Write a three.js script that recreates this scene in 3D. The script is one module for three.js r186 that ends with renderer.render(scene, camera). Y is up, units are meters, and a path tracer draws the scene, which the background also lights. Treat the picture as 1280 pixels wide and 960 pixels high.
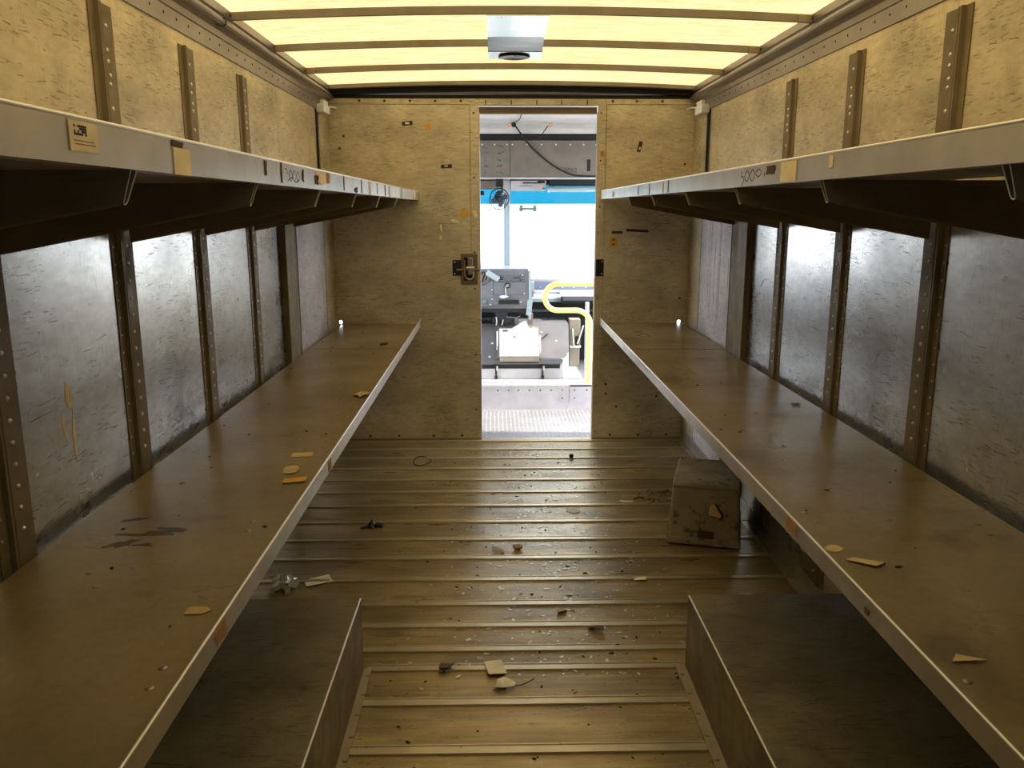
import * as THREE from 'three';
import { RoundedBoxGeometry } from 'three/addons/geometries/RoundedBoxGeometry.js';
import { mergeGeometries } from 'three/addons/utils/BufferGeometryUtils.js';

// ---------------------------------------------------------------- camera, sky, sun, exposure
const scene = new THREE.Scene();
const camera = new THREE.PerspectiveCamera(49.315, 1280 / 960, 0.05, 300);
camera.position.set(-0.106, 1.442, 5.138);
camera.rotation.set(-0.207, -0.02, -0.0005, 'YXZ');

const SKY = 8.0;
{
  const w = 64, h = 32, d = new Float32Array(w * h * 4);
  for (let y = 0; y < h; y++) {
    const el = ((y + 0.5) / h - 0.5) * Math.PI;
    const k = el > 0 ? 1.0 - 0.12 * Math.sin(el) : 0.55;
    for (let x = 0; x < w; x++) d.set([SKY * k * 0.87, SKY * k * 0.98, SKY * k * 1.13, 1], (y * w + x) * 4);
  }
  const t = new THREE.DataTexture(d, w, h, THREE.RGBAFormat, THREE.FloatType);
  t.mapping = THREE.EquirectangularReflectionMapping; t.magFilter = t.minFilter = THREE.LinearFilter; t.needsUpdate = true;
  scene.background = t;
}
const sun = new THREE.DirectionalLight(0xfff4e4, 14);
sun.position.set(6.5, 9, 0.35); sun.target.position.set(0, 0.5, 0);
sun.castShadow = true; sun.shadow.radius = 1.5; sun.shadow.mapSize.set(2048, 2048);
Object.assign(sun.shadow.camera, { left: -7, right: 7, top: 7, bottom: -7, near: 0.5, far: 30 });
scene.add(sun, sun.target);

const renderer = new THREE.WebGLRenderer();
renderer.toneMapping = THREE.LinearToneMapping;
renderer.toneMappingExposure = 1.0;
renderer.shadowMap.enabled = true;

// ---------------------------------------------------------------- small helpers
let seed = 12345;
const rnd = () => { seed = (seed + 0x6d2b79f5) | 0; let t = Math.imul(seed ^ (seed >>> 15), 1 | seed); t = (t + Math.imul(t ^ (t >>> 7), 61 | t)) ^ t; return ((t ^ (t >>> 14)) >>> 0) / 4294967296; };
const rr = (a, b) => a + (b - a) * rnd();
const V = (x, y, z) => new THREE.Vector3(x, y, z);
const clamp = (x, a = 0, b = 1) => Math.min(b, Math.max(a, x));

// uv in metres, chosen per face by its direction (u runs along z or x)
function boxUV(g) {
  const q = g.index ? g.toNonIndexed() : g;
  if (!q.attributes.normal) q.computeVertexNormals();
  const p = q.attributes.position, n = p.count, uv = new Float32Array(n * 2), a = V(), b = V(), c = V();
  for (let i = 0; i < n; i += 3) {
    a.fromBufferAttribute(p, i); b.fromBufferAttribute(p, i + 1); c.fromBufferAttribute(p, i + 2);
    b.sub(a); c.sub(a); b.cross(c);
    const ax = Math.abs(b.x), ay = Math.abs(b.y), az = Math.abs(b.z);
    for (let k = 0; k < 3; k++) {
      const x = p.getX(i + k), y = p.getY(i + k), z = p.getZ(i + k);
      const [u, v] = ax >= ay && ax >= az ? [z, y] : ay >= az ? [x, z] : [x, y];
      uv[(i + k) * 2] = u; uv[(i + k) * 2 + 1] = v;
    }
  }
  q.setAttribute('uv', new THREE.BufferAttribute(uv, 2));
  for (const k of Object.keys(q.attributes)) if (!['position', 'normal', 'uv'].includes(k)) q.deleteAttribute(k);
  return q;
}
const at = (g, x, y, z, rx = 0, ry = 0, rz = 0) => { g.applyMatrix4(new THREE.Matrix4().compose(V(x, y, z), new THREE.Quaternion().setFromEuler(new THREE.Euler(rx, ry, rz, 'YXZ')), V(1, 1, 1))); return g; };
const bx = (x0, x1, y0, y1, z0, z1) => at(new THREE.BoxGeometry(Math.abs(x1 - x0), Math.abs(y1 - y0), Math.abs(z1 - z0)), (x0 + x1) / 2, (y0 + y1) / 2, (z0 + z1) / 2);
const rb = (x0, x1, y0, y1, z0, z1, r = 0.003, s = 2) => at(new RoundedBoxGeometry(Math.abs(x1 - x0), Math.abs(y1 - y0), Math.abs(z1 - z0), s, Math.min(r, Math.abs(x1 - x0) * 0.49, Math.abs(y1 - y0) * 0.49, Math.abs(z1 - z0) * 0.49)), (x0 + x1) / 2, (y0 + y1) / 2, (z0 + z1) / 2);
const cyl = (r, h, n = 12, r2 = r) => new THREE.CylinderGeometry(r2, r, h, n);
const tube = (pts, r, seg = 40, n = 8, closed = false, tension = 0.5) => new THREE.TubeGeometry(new THREE.CatmullRomCurve3(pts.map((p) => V(...p)), closed, 'catmullrom', tension), seg, r, n, closed);
// closed outline (list of [a, b]) swept along an axis: 'x' -> outline in (z, y); 'y' -> outline in (x, z); 'z' -> outline in (x, y)
function sweep(outline, axis, from, to) {
  const s = new THREE.Shape(outline.map(([a, b]) => new THREE.Vector2(a, b)));
  const g = new THREE.ExtrudeGeometry(s, { depth: to - from, bevelEnabled: false, steps: 1, curveSegments: 1 });
  const m = new THREE.Matrix4();
  if (axis === 'z') m.makeTranslation(0, 0, from);
  if (axis === 'x') m.set(0, 0, 1, from, 0, 1, 0, 0, 1, 0, 0, 0, 0, 0, 0, 1);   // (a,b,d) -> (d+from, b, a)
  if (axis === 'y') m.set(1, 0, 0, 0, 0, 0, 1, from, 0, 1, 0, 0, 0, 0, 0, 1);   // (a,b,d) -> (a, d+from, b)
  g.applyMatrix4(m);
  if (m.determinant() < 0) { // turn the faces the right way round again
    const q = g.index ? g.toNonIndexed() : g, p = q.attributes.position.array;
    for (let i = 0; i < p.length; i += 9) for (let k = 0; k < 3; k++) { const t = p[i + 3 + k]; p[i + 3 + k] = p[i + 6 + k]; p[i + 6 + k] = t; }
    q.computeVertexNormals(); return q;
  }
  return g;
}
// a bent sheet: an open polyline given a thickness t on its left-hand side, as a closed outline
function sheet(line, t) {
  const off = line.map((p, i) => {
    const a = line[Math.max(0, i - 1)], b = line[Math.min(line.length - 1, i + 1)];
    const dx = b[0] - a[0], dy = b[1] - a[1], l = Math.hypot(dx, dy) || 1;
    return [p[0] - (dy / l) * t, p[1] + (dx / l) * t];
  });
  return [...line, ...off.reverse()];
}
const rivet = (x, y, z, nx, ny, nz, r = 0.006, h = 0.6) => {
  const g = new THREE.SphereGeometry(r, 8, 4, 0, Math.PI * 2, 0, Math.PI / 2); g.scale(1, h, 1);
  g.applyQuaternion(new THREE.Quaternion().setFromUnitVectors(V(0, 1, 0), V(nx, ny, nz).normalize()));
  g.translate(x, y, z); return g;
};
// a sheet of paper, film or leaf: a rough outline, bent a little and given a thickness
function scrap(pts, thick = 0.0012, bend = 0.004, sd = 1) {
  const s = new THREE.Shape(pts.map(([a, b]) => new THREE.Vector2(a, b)));
  const g = new THREE.ExtrudeGeometry(s, { depth: thick, bevelEnabled: false });
  const p = g.attributes.position;
  for (let i = 0; i < p.count; i++) { const x = p.getX(i), y = p.getY(i); p.setZ(i, p.getZ(i) + bend * (Math.sin(x * 60 + sd) * 0.5 + Math.cos(y * 75 + sd * 2) * 0.5 + 1)); }
  g.rotateX(-Math.PI / 2); g.computeVertexNormals(); return g;
}
const blob = (w, h, n = 9, wob = 0.25) => Array.from({ length: n }, (_, i) => { const a = (i / n) * Math.PI * 2, k = 1 + rr(-wob, wob); return [Math.cos(a) * w / 2 * k, Math.sin(a) * h / 2 * k]; });

const torn = (w, h, jag) => { const o = [], n = 4; for (const [ax, ay, bx2, by] of [[-1, -1, 1, -1], [1, -1, 1, 1], [1, 1, -1, 1], [-1, 1, -1, -1]]) for (let i = 0; i < n; i++) { const t = i / n; o.push([(ax + (bx2 - ax) * t) * w / 2 * (1 - rr(0, jag)), (ay + (by - ay) * t) * h / 2 * (1 - rr(0, jag))]); } return o; };
const used = new Map();
function numbered(name) { const k = used.get(name) ?? 0; used.set(name, k + 1); return k ? `${name}_${String(k).padStart(3, '0')}` : name; }
function finish(m) { m.castShadow = m.receiveShadow = true; return m; }
function geo(list) {
  const gs = (Array.isArray(list) ? list : [list]).map(boxUV);
  return gs.length > 1 ? mergeGeometries(gs) : gs[0];
}
// things: Group at the base; parts are given in world metres and shifted into the thing's own frame
function thing(name, label, category, base = [0, 0, 0], group) {
  const o = new THREE.Group(); o.name = numbered(name); o.position.set(...base); scene.add(o);
  o.userData = { label, category }; if (group) o.userData.group = group;
  o.userDataBase = base; return o;
}
function structure(name, base = [0, 0, 0]) {
  const o = new THREE.Group(); o.name = numbered(name); o.position.set(...base); o.userData = { kind: 'structure' }; scene.add(o); return o;
}
const wp = V();
function part(parent, name, list, mat, label) {
  const g = geo(list); parent.updateWorldMatrix(true, false);
  g.applyMatrix4(parent.matrixWorld.clone().invert());
  const m = finish(new THREE.Mesh(g, mat)); m.name = name; parent.add(m);
  if (label) m.userData.label = label;
  return m;
}
const stuff = (m) => { m.userData.kind = 'stuff'; return m; };
function single(name, label, category, list, mat, base, group) { // a thing that is one mesh, geometry in world metres
  const g = geo(list); g.translate(-base[0], -base[1], -base[2]);
  const m = finish(new THREE.Mesh(g, mat)); m.name = numbered(name); m.position.set(...base); m.userData = { label, category };
  if (group) m.userData.group = group; scene.add(m); return m;
}

// ---------------------------------------------------------------- textures
function hash2(x, y, s) { let h = Math.imul(x, 374761393) ^ Math.imul(y, 668265263) ^ Math.imul(s, 2147483647 - 1013); h = Math.imul(h ^ (h >>> 13), 1274126177); return ((h ^ (h >>> 16)) >>> 0) / 4294967296; }
function vnoise(u, v, px, py, s) { // tiles over u, v in 0..1 with px, py cells
  const x = u * px, y = v * py, xi = Math.floor(x), yi = Math.floor(y), fx = x - xi, fy = y - yi;
  const sx = fx * fx * (3 - 2 * fx), sy = fy * fy * (3 - 2 * fy), m = (a, n) => ((a % n) + n) % n;
  const a = hash2(m(xi, px), m(yi, py), s), b = hash2(m(xi + 1, px), m(yi, py), s), c = hash2(m(xi, px), m(yi + 1, py), s), d = hash2(m(xi + 1, px), m(yi + 1, py), s);
  return a + (b - a) * sx + (c - a) * sy + (a - b - c + d) * sx * sy;
}
function fbm(u, v, px, py, oct, s) { let f = 0, a = 0.5, t = 0; for (let o = 0; o < oct; o++) { f += a * vnoise(u, v, px << o, py << o, s + o * 17); t += a; a *= 0.5; } return f / t; }
// strokes: short straight marks drawn into a wrapped field
function strokes(N, n, lenA, lenB, angle, spread, wA, strength, sd, clump = 0) {
  const F = new Float32Array(N * N); seed = sd;
  let cx = 0, cy = 0;
  for (let i = 0; i < n; i++) {
    if (!clump || i % clump === 0) { cx = rnd() * N; cy = rnd() * N; }
    let x = clump ? cx + rr(-0.05, 0.05) * N : rnd() * N, y = clump ? cy + rr(-0.03, 0.03) * N : rnd() * N;
    const a = angle + rr(-spread, spread), L = rr(lenA, lenB), st = strength * rr(0.35, 1), w = wA * rr(0.6, 1.5);
    const dx = Math.cos(a), dy = Math.sin(a);
    for (let t = 0; t < L; t += 0.7) {
      const e = Math.min(1, Math.min(t, L - t) / 4 + 0.3), X = x + dx * t, Y = y + dy * t, R = Math.ceil(w);
      for (let j = -R; j <= R; j++) for (let k = -R; k <= R; k++) {
        const px = Math.round(X) + k, py = Math.round(Y) + j, dd = Math.hypot(px - X, py - Y);
        const val = st * e * clamp(w + 0.5 - dd);
        if (val > 0) { const q = (((py % N) + N) % N) * N + (((px % N) + N) % N); F[q] = Math.max(F[q], val); }
      }
    }
  }
  return F;
}
function texture(N, fn, srgb, metres) {
  const d = new Uint8Array(N * N * 4);
  for (let y = 0; y < N; y++) for (let x = 0; x < N; x++) {
    const c = fn((x + 0.5) / N, (y + 0.5) / N, y * N + x), i = (y * N + x) * 4;
    d[i] = clamp(c[0], 0, 255); d[i + 1] = clamp(c[1], 0, 255); d[i + 2] = clamp(c[2], 0, 255); d[i + 3] = 255;
  }
  const t = new THREE.DataTexture(d, N, N, THREE.RGBAFormat); t.wrapS = t.wrapT = THREE.RepeatWrapping; t.magFilter = THREE.LinearFilter; t.minFilter = THREE.LinearMipmapLinearFilter; t.generateMipmaps = true;
  if (srgb) t.colorSpace = THREE.SRGBColorSpace;
  t.repeat.set(1 / metres, 1 / metres); t.needsUpdate = true; return t;
}
const N = 1024;
// dull scuffed aluminium sheet of the walls
const sW1 = strokes(N, 1500, 2, 36, 0, 0.16, 0.6, 0.85, 11, 10), sW2 = strokes(N, 1100, 4, 34, Math.PI / 2, 0.12, 0.45, 0.55, 12, 7), sW3 = strokes(N, 420, 1, 6, 0.4, 1.5, 0.9, 0.9, 13), sW4 = strokes(N, 700, 6, 50, 0.05, 0.3, 0.5, 0.6, 14, 6);
const wallMark = (u, v, i) => clamp(sW1[i] * 0.8 + sW2[i] * 0.6 + sW3[i] * 0.8);
const wallColor = texture(N, (u, v, i) => {
  const f = fbm(u, v, 6, 9, 5, 3), g = fbm(u, v, 40, 110, 3, 8), k = wallMark(u, v, i), b = 206 + (f - 0.5) * 84 + (g - 0.5) * 30 + sW4[i] * 24;
  return [b * (1 - 0.68 * k), b * 0.985 * (1 - 0.68 * k), b * 0.955 * (1 - 0.68 * k)];
}, true, 1.3);
const wallRough = texture(N, (u, v, i) => {
  const f = fbm(u, v, 7, 10, 5, 23), g = fbm(u, v, 30, 60, 3, 28), k = wallMark(u, v, i), r = 118 + (f - 0.5) * 36 + (g - 0.5) * 16 + k * 60;
  return [r, r, r];
}, false, 1.3);
// dusty tan shelf deck
const sD1 = strokes(N, 120, 6, 40, 0.6, 1.2, 2.2, 0.6, 31, 9), sD2 = strokes(N, 400, 1, 4, 0, 3, 1.0, 0.8, 32), sD3 = strokes(N, 500, 2, 9, 0.3, 3, 0.7, 0.7, 33);
const deckColor = texture(N, (u, v, i) => {
  const f = fbm(u, v, 5, 5, 6, 41), h = fbm(u, v, 90, 90, 2, 47), st = clamp((fbm(u, v, 7, 7, 4, 52) - 0.62) * 5) * 0.35, k = clamp(sD1[i] * 0.45 + sD2[i] * 0.6 + st), l = sD3[i];
  const b = 1 + (f - 0.5) * 0.26 + (h - 0.5) * 0.10;
  return [140 * b * (1 - 0.62 * k) + 44 * l, 123 * b * (1 - 0.64 * k) + 42 * l, 87 * b * (1 - 0.62 * k) + 38 * l];
}, true, 1.1);
const deckRough = texture(512, (u, v) => { const r = 128 + (fbm(u, v, 6, 6, 5, 61) - 0.5) * 90; return [r, r, r]; }, false, 1.1);
// trodden floor planks: brown dirt over aluminium, streaked along the planks
const sF1 = strokes(N, 700, 2, 10, 0, 0.5, 1.1, 0.9, 71), sF2 = strokes(N, 900, 6, 60, 0, 0.08, 0.8, 0.6, 72, 5), sF3 = strokes(N, 1400, 2, 12, 0, 0.6, 1.0, 0.8, 73, 22);
const floorColor = texture(N, (u, v, i) => {
  const f = fbm(u, v, 6, 14, 6, 81), g = fbm(u, v, 8, 120, 3, 87), k = clamp(sF1[i] * 0.9 + sF2[i] * 0.45), l = sF3[i] * 0.55, b = 1 + (f - 0.5) * 0.5 + (g - 0.5) * 0.3;
  return [150 * b * (1 - 0.6 * k) + 66 * l, 132 * b * (1 - 0.62 * k) + 70 * l, 90 * b * (1 - 0.62 * k) + 76 * l];
}, true, 1.4);
const floorRough = texture(N, (u, v, i) => { const r = 128 + (fbm(u, v, 6, 30, 5, 91) - 0.5) * 100 - sF3[i] * 40 + sF1[i] * 60; return [r, r, r]; }, false, 1.4);
const floorBump = texture(N, (u, v, i) => { const r = 110 + (fbm(u, v, 20, 40, 4, 95) - 0.5) * 120 + sF1[i] * 90; return [r, r, r]; }, false, 1.4);
// translucent fibreglass roof skin: faint fibres
const sR = strokes(N, 1500, 10, 70, 0, 0.35, 1.0, 0.6, 101, 4);
const roofColor = texture(N, (u, v, i) => { const f = fbm(u, v, 12, 30, 5, 105), k = sR[i] * 0.10 + (0.5 - f) * 0.16; return [255 * (0.97 - k * 0.5), 226 * (0.97 - k * 1.2), 164 * (0.97 - k * 1.7)]; }, true, 1.0);
// galvanised / general light relief for small metal
const plainRough = texture(512, (u, v) => { const r = 128 + (fbm(u, v, 9, 9, 5, 111) - 0.5) * 110; return [r, r, r]; }, false, 0.5);
const grimeColor = texture(512, (u, v) => { const f = fbm(u, v, 8, 8, 6, 121), b = 238 + (f - 0.5) * 46; return [b, b, b]; }, true, 0.6);
// the stored case: grey-tan board with stains
const sC = strokes(512, 120, 2, 20, 0, 0.4, 1.4, 0.8, 131, 4);
const caseColor = texture(512, (u, v, i) => { const f = fbm(u, v, 5, 5, 6, 133), k = sC[i], sp = clamp((fbm(u, v, 16, 16, 3, 139) - 0.64) * 6); const b = (1 + (f - 0.5) * 0.4) * (1 - 0.5 * k) * (1 - 0.35 * sp); return [150 * b, 139 * b, 110 * b]; }, true, 0.5);
const paperColor = texture(256, (u, v) => { const f = fbm(u, v, 6, 6, 4, 141), b = 1 + (f - 0.5) * 0.2; return [236 * b, 228 * b, 206 * b]; }, true, 0.2);

// ---------------------------------------------------------------- materials
const M = {};
const std = (name, o) => { const m = new THREE.MeshStandardMaterial({ roughness: 0.6, ...o }); m.name = name; return (M[name] = m); };
std('wall_sheet', { map: wallColor, roughnessMap: wallRough, roughness: 0.62, metalness: 0.85, color: 0xf2f6fa });
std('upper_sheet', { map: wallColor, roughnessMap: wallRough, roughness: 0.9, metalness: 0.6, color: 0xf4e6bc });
std('front_sheet', { map: wallColor, roughnessMap: wallRough, roughness: 0.9, metalness: 0.35, color: 0xf6f2fa });
std('partition_sheet', { map: wallColor, roughnessMap: wallRough, roughness: 1.0, metalness: 0.4, color: 0xf2e7c8 });
std('rib_metal', { map: grimeColor, color: 0x80704c, roughness: 1.2, metalness: 0.2, roughnessMap: plainRough });
std('rivet_metal', { color: 0xd8d4c8, roughness: 0.32, metalness: 0.8 });
std('dark_rivet', { color: 0x4a4032, roughness: 0.5, metalness: 0.5 });
std('rail_metal', { map: grimeColor, color: 0x9c948a, roughness: 0.38, metalness: 0.85 });
std('bow_metal', { map: grimeColor, color: 0x948a74, roughness: 0.6, metalness: 0.3 });
std('deck', { map: deckColor, roughnessMap: deckRough, roughness: 0.7, metalness: 0.05 });
std('lip_metal', { map: grimeColor, color: 0xd0cabc, roughness: 0.34, metalness: 0.8 });
std('edge_metal', { color: 0xe8e2d2, roughness: 0.3, metalness: 0.5 });
std('under_metal', { map: grimeColor, color: 0x8a7c64, roughness: 0.6, metalness: 0.4 });
std('floor_plank', { map: floorColor, roughnessMap: floorRough, roughness: 0.68, metalness: 0.45, bumpMap: floorBump, bumpScale: 0.0022 });
std('floor_ridge', { map: grimeColor, color: 0xcdbf9c, roughness: 0.34, metalness: 0.75, bumpMap: floorBump, bumpScale: 0.0006 });
std('well_metal', { map: wallColor, color: 0x8e8466, roughnessMap: plainRough, roughness: 1.0, metalness: 0.4 });
std('strip_metal', { map: grimeColor, color: 0x98886a, roughness: 0.6, metalness: 0.2 });
std('black_rubber', { color: 0x0c0b0a, roughness: 0.7 });
std('white_plastic', { color: 0xd8dad8, roughness: 0.5 });
std('plate_metal', { color: 0xa8b2b4, roughness: 0.25, metalness: 0.95 });
std('black_plastic', { color: 0x0d0c0c, roughness: 0.4 });
std('latch_metal', { map: grimeColor, color: 0xa49c8e, roughness: 0.38, metalness: 0.8 });
std('latch_plate', { map: grimeColor, color: 0x84755c, roughness: 0.5, metalness: 0.5 });
std('case_board', { map: caseColor, roughness: 0.85 });
std('paper', { map: paperColor, roughness: 0.9 });
std('white_paper', { color: 0xd4d4d0, roughness: 0.9 });
std('tan_label', { map: paperColor, color: 0xfff0d0, roughness: 0.85 });
std('yellow_label', { color: 0xd2a236, roughness: 0.7 });
std('orange_label', { color: 0xa67a4a, roughness: 0.8 });
std('brown_label', { color: 0x3c1f22, roughness: 0.6 });
std('cardboard', { color: 0x4a3624, roughness: 0.9 });
std('ink', { color: 0x1a1712, roughness: 0.8 });
std('deck_sticker', { map: paperColor, color: 0xd6c296, roughness: 0.85 });
std('cover_grey', { map: grimeColor, color: 0x605e60, roughness: 0.55 });
std('leaf_dry', { color: 0x5c4228, roughness: 0.8 });
std('debris_dark', { color: 0x1c1712, roughness: 0.8 });
std('flake', { color: 0xd0ccc0, roughness: 0.4, metalness: 0.8 });
std('debris_pale', { color: 0xc9b894, roughness: 0.9 });
std('pink_paper', { color: 0xb09a86, roughness: 0.9 });
std('cab_grey', { map: grimeColor, color: 0x787068, roughness: 0.5, metalness: 0.1 });
std('cab_dark', { color: 0x191a1c, roughness: 0.7 });
std('cab_white', { map: grimeColor, color: 0xc2c0c2, roughness: 0.5, metalness: 0.1 });
std('cab_alu', { map: grimeColor, color: 0xc8c4cc, roughness: 0.5, metalness: 0.2 });
std('dash_grey', { map: grimeColor, color: 0x6e6e76, roughness: 0.55 });
std('dash_panel', { color: 0x585860, roughness: 0.5 });
std('pale_blue', { color: 0x9aaab0, roughness: 0.5 });
std('cowl_blue', { color: 0x7a829a, roughness: 0.45 });
std('hand_yellow', { color: 0xf4e48c, roughness: 0.35 });
std('tread', { map: grimeColor, color: 0x9c9a9c, roughness: 0.4, metalness: 0.6 });
std('beige', { map: grimeColor, color: 0x9a9080, roughness: 0.7 });
std('fan_cage', { color: 0x20242c, roughness: 0.35, metalness: 0.6 });
std('fan_blade', { color: 0x3a4a68, roughness: 0.4 });
std('amber', { color: 0xd88850, roughness: 0.3 });
std('mirror_grey', { color: 0x5f7a76, roughness: 0.5 });
std('concrete', { map: grimeColor, color: 0xb4b1aa, roughness: 0.9 });
std('body_white', { color: 0xc0c0c0, roughness: 0.5 });
const phys = (name, o) => { const m = new THREE.MeshPhysicalMaterial(o); m.name = name; return (M[name] = m); };
phys('roof_skin', { map: roofColor, roughness: 1, transmission: 0.142, thickness: 0, side: THREE.DoubleSide, specularIntensity: 0.3, ior: 1.3 });
phys('window_glass', { color: 0xffffff, roughness: 0.02, transmission: 1, thickness: 0, ior: 1.5 });
phys('tint_glass', { color: new THREE.Color().setRGB(0.075, 0.29, 0.36), roughness: 0.05, transmission: 1, thickness: 0, ior: 1.4 });
phys('clear_film', { color: 0xd8d2c4, roughness: 0.25, transmission: 0.6, thickness: 0, side: THREE.DoubleSide });

// ---------------------------------------------------------------- outside: ground
part(structure('ground'), 'concrete_yard', bx(-60, 60, -1.0, -0.85, -80, 40), M.concrete);

// ---------------------------------------------------------------- cargo floor
const floor = structure('floor');
{
  const zs = [0.035, 0.213, 0.40, 0.60, 0.80, 1.0, 1.205, 1.42, 1.635, 1.838, 2.046, 2.256, 2.42, 2.585, 2.70, 2.892, 3.118, 3.335, 3.55, 3.765, 3.98, 4.195, 4.41, 4.62, 4.83, 5.04, 5.25, 5.46, 5.68];
  part(floor, 'threshold', [bx(-1.08, 1.08, -0.05, -0.004, -0.02, 0.035), bx(-0.2, 0.505, -0.01, 0.0, -0.05, 0.03)], M.floor_ridge);
  for (let i = 0; i + 1 < zs.length; i++) {
    const a = zs[i], b = zs[i + 1], inWell = a >= 2.69 && b < 4.45, x0 = inWell ? -0.52 : -1.078, x1 = inWell ? 0.482 : 1.078;
    const dy = rr(-0.0008, 0.0008);
    const pl = part(floor, 'plank', bx(x0, x1, -0.05, dy, a + 0.0008, b - 0.0008), M.floor_plank);
    // raised interlocking joint: thin lip, groove, broad worn band with a sharp near edge
    const c = a, w = 0.017, h = 0.0055;
    const prof = [[c - 0.028, dy], [c - 0.026, dy + 0.0035], [c - 0.022, dy + 0.0035], [c - 0.020, dy + 0.0004], [c - 0.010, dy + 0.0004], [c - 0.008, dy + h], [c + w, dy + h + 0.0006], [c + w + 0.001, dy]];
    part(pl, 'joint_ridge', sweep(prof, 'x', x0 + 0.001, x1 - 0.001), M.floor_ridge);
  }
  // skirting angles along the walls
}
for (const s of [-1, 1]) {
  const g = structure(s < 0 ? 'baseboard_left' : 'baseboard_right');
  const L = sheet([[s * 1.045, 0.001], [s * 1.077, 0.001], [s * 1.077, 0.075]], s < 0 ? -0.002 : 0.002);
  part(g, 'angle', [sweep(L, 'z', 0.03, 2.69), sweep(L, 'z', 4.45, 5.66)], M.lip_metal);
}

// ---------------------------------------------------------------- side walls: sheet panels, hat ribs, rivets
const ribZ = { '-1': [1.715, 2.31, 2.90, 3.51, 4.11, 4.71, 5.3], '1': [1.65, 2.262, 2.875, 3.48, 4.09, 4.7, 5.3] };
for (const s of [-1, 1]) {
  const w = structure(s < 0 ? 'wall_left' : 'wall_right');
  const X = (d) => s * (1.08 - d); // d metres in from the wall face
  const zr = ribZ[s], cuts = [0.40, 1.2, ...zr, 5.7];
  for (let i = 0; i + 1 < cuts.length; i++) {
    part(w, 'panel', bx(X(0), X(-0.004), 0, 1.50, i ? cuts[i] + 0.001 : 0.289, cuts[i + 1] - 0.001), i === 0 ? M.front_sheet : M.wall_sheet);
    part(w, 'panel', bx(X(0), X(-0.004), 1.502, 2.12, cuts[i] + 0.001, cuts[i + 1] - 0.001), M.upper_sheet);
  }
  part(w, 'front_panel', [bx(X(0.002), X(-0.004), 0, 2.0, 0.0, 0.285)], M.partition_sheet);
  part(w, 'gap_seal', bx(X(-0.012), X(-0.02), 1.47, 2.0, 0.28, 0.41), M.black_rubber);
  part(w, 'gap_edge', bx(X(0.004), X(-0.004), 1.5, 1.98, 0.392, 0.4), M.lip_metal);
  part(w, 'outer_skin', bx(X(-0.03), X(-0.05), -0.3, 2.14, -0.02, 5.72), M.body_white);
  // wide post without rivets
  const pz = s < 0 ? [1.10, 1.30] : [1.03, 1.27];
  part(w, 'post', [rb(X(0.032), X(0), 0.0, 1.5, pz[0], pz[1], 0.004), bx(X(0.034), X(0.0), 0.0, 1.5, pz[0] - 0.008, pz[0])], M.rib_metal);
  for (const z0 of zr) {
    const y0 = 0.08, y1 = 1.94;
    const line = [[-0.05, 0.0003], [-0.05, 0.004], [0.014, 0.004], [0.017, 0.010], [0.023, 0.010], [0.025, 0.0075], [0.031, 0.0075], [0.033, 0.013], [0.040, 0.013], [0.043, 0.0025], [0.074, 0.0025], [0.074, 0.0003]];
    const rib = part(w, 'rib', sweep(line.map(([t, d]) => [X(d), z0 + t]), 'y', y0, y1), M.rib_metal);
    const rv = [];
    for (let y = 0.80; y < 1.36; y += 0.0455) rv.push(rivet(X(0.004), y, z0 - 0.010, -s, 0, 0, 0.0058, 0.75));
    for (const y of [1.60, 1.69, 1.749, 1.771, 1.804, 1.831, 1.889]) rv.push(rivet(X(0.004), y, z0 - 0.008 + rr(-0.004, 0.004), -s, 0, 0, 0.006, 0.6));
    for (let y = 0.12; y < 0.72; y += 0.0455) rv.push(rivet(X(0.004), y, z0 - 0.010, -s, 0, 0, 0.0058, 0.75));
    for (let y = 0.80; y < 1.36; y += 0.0455) rv.push(rivet(X(0.0025), y, z0 + 0.062, -s, 0, 0, 0.0035, 0.4));
    stuff(part(rib, 'rivet_rows', rv, M.rivet_metal));
  }
  if (s < 0) for (const [y, z, hh, ww, tilt] of [[1.02, 3.26, 0.07, 0.035, 0.2], [0.93, 3.25, 0.12, 0.014, -0.05], [0.96, 3.29, 0.06, 0.012, 0.1], [1.05, 0.36, 0.05, 0.03, 0], [0.9, 0.33, 0.04, 0.03, 0]]) {
    seed = 700 + Math.round(z * 100); const sh = new THREE.Shape(blob(ww, hh, 12, 0.35).map(([a, b]) => new THREE.Vector2(a, b)));
    part(w, 'glue_residue', at(new THREE.ExtrudeGeometry(sh, { depth: 0.0006, bevelEnabled: false }), X(0.0002), y, z, 0, Math.PI / 2, tilt), M.tan_label);
  }
  if (s > 0) { // vertical paint streaks on the front panel
    seed = 810; std('streak_pale', { color: 0xe6e2ea, roughness: 0.6 }); std('streak_dark', { color: 0x6e6a70, roughness: 0.6 });
    for (let i = 0; i < 30; i++) { const z = rr(0.31, 1.01), y0 = rr(0.76, 0.95), wz = rr(0.001, 0.006); part(w, 'paint_streak', bx(X(0.0005), X(0), y0, Math.min(y0 + rr(0.2, 0.65), 1.47), z, z + wz), i % 3 ? M.streak_pale : M.streak_dark); }
  }
  if (s > 0) part(w, 'curved_scratch', tube([[X(0.0005), 1.10, 1.42], [X(0.0005), 1.135, 1.46], [X(0.0005), 1.14, 1.52], [X(0.0005), 1.125, 1.56]], 0.0018, 16, 4), M.rivet_metal);
  // cove rail under the roof
  const t = structure(s < 0 ? 'trim_1' : 'trim_2');
  const P = (l) => l.map(([d, y]) => [X(d), y]);
  const railOutline = (l) => P([...l, [-0.004, l[l.length - 1][1]], [-0.004, l[0][1]]]);
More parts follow.
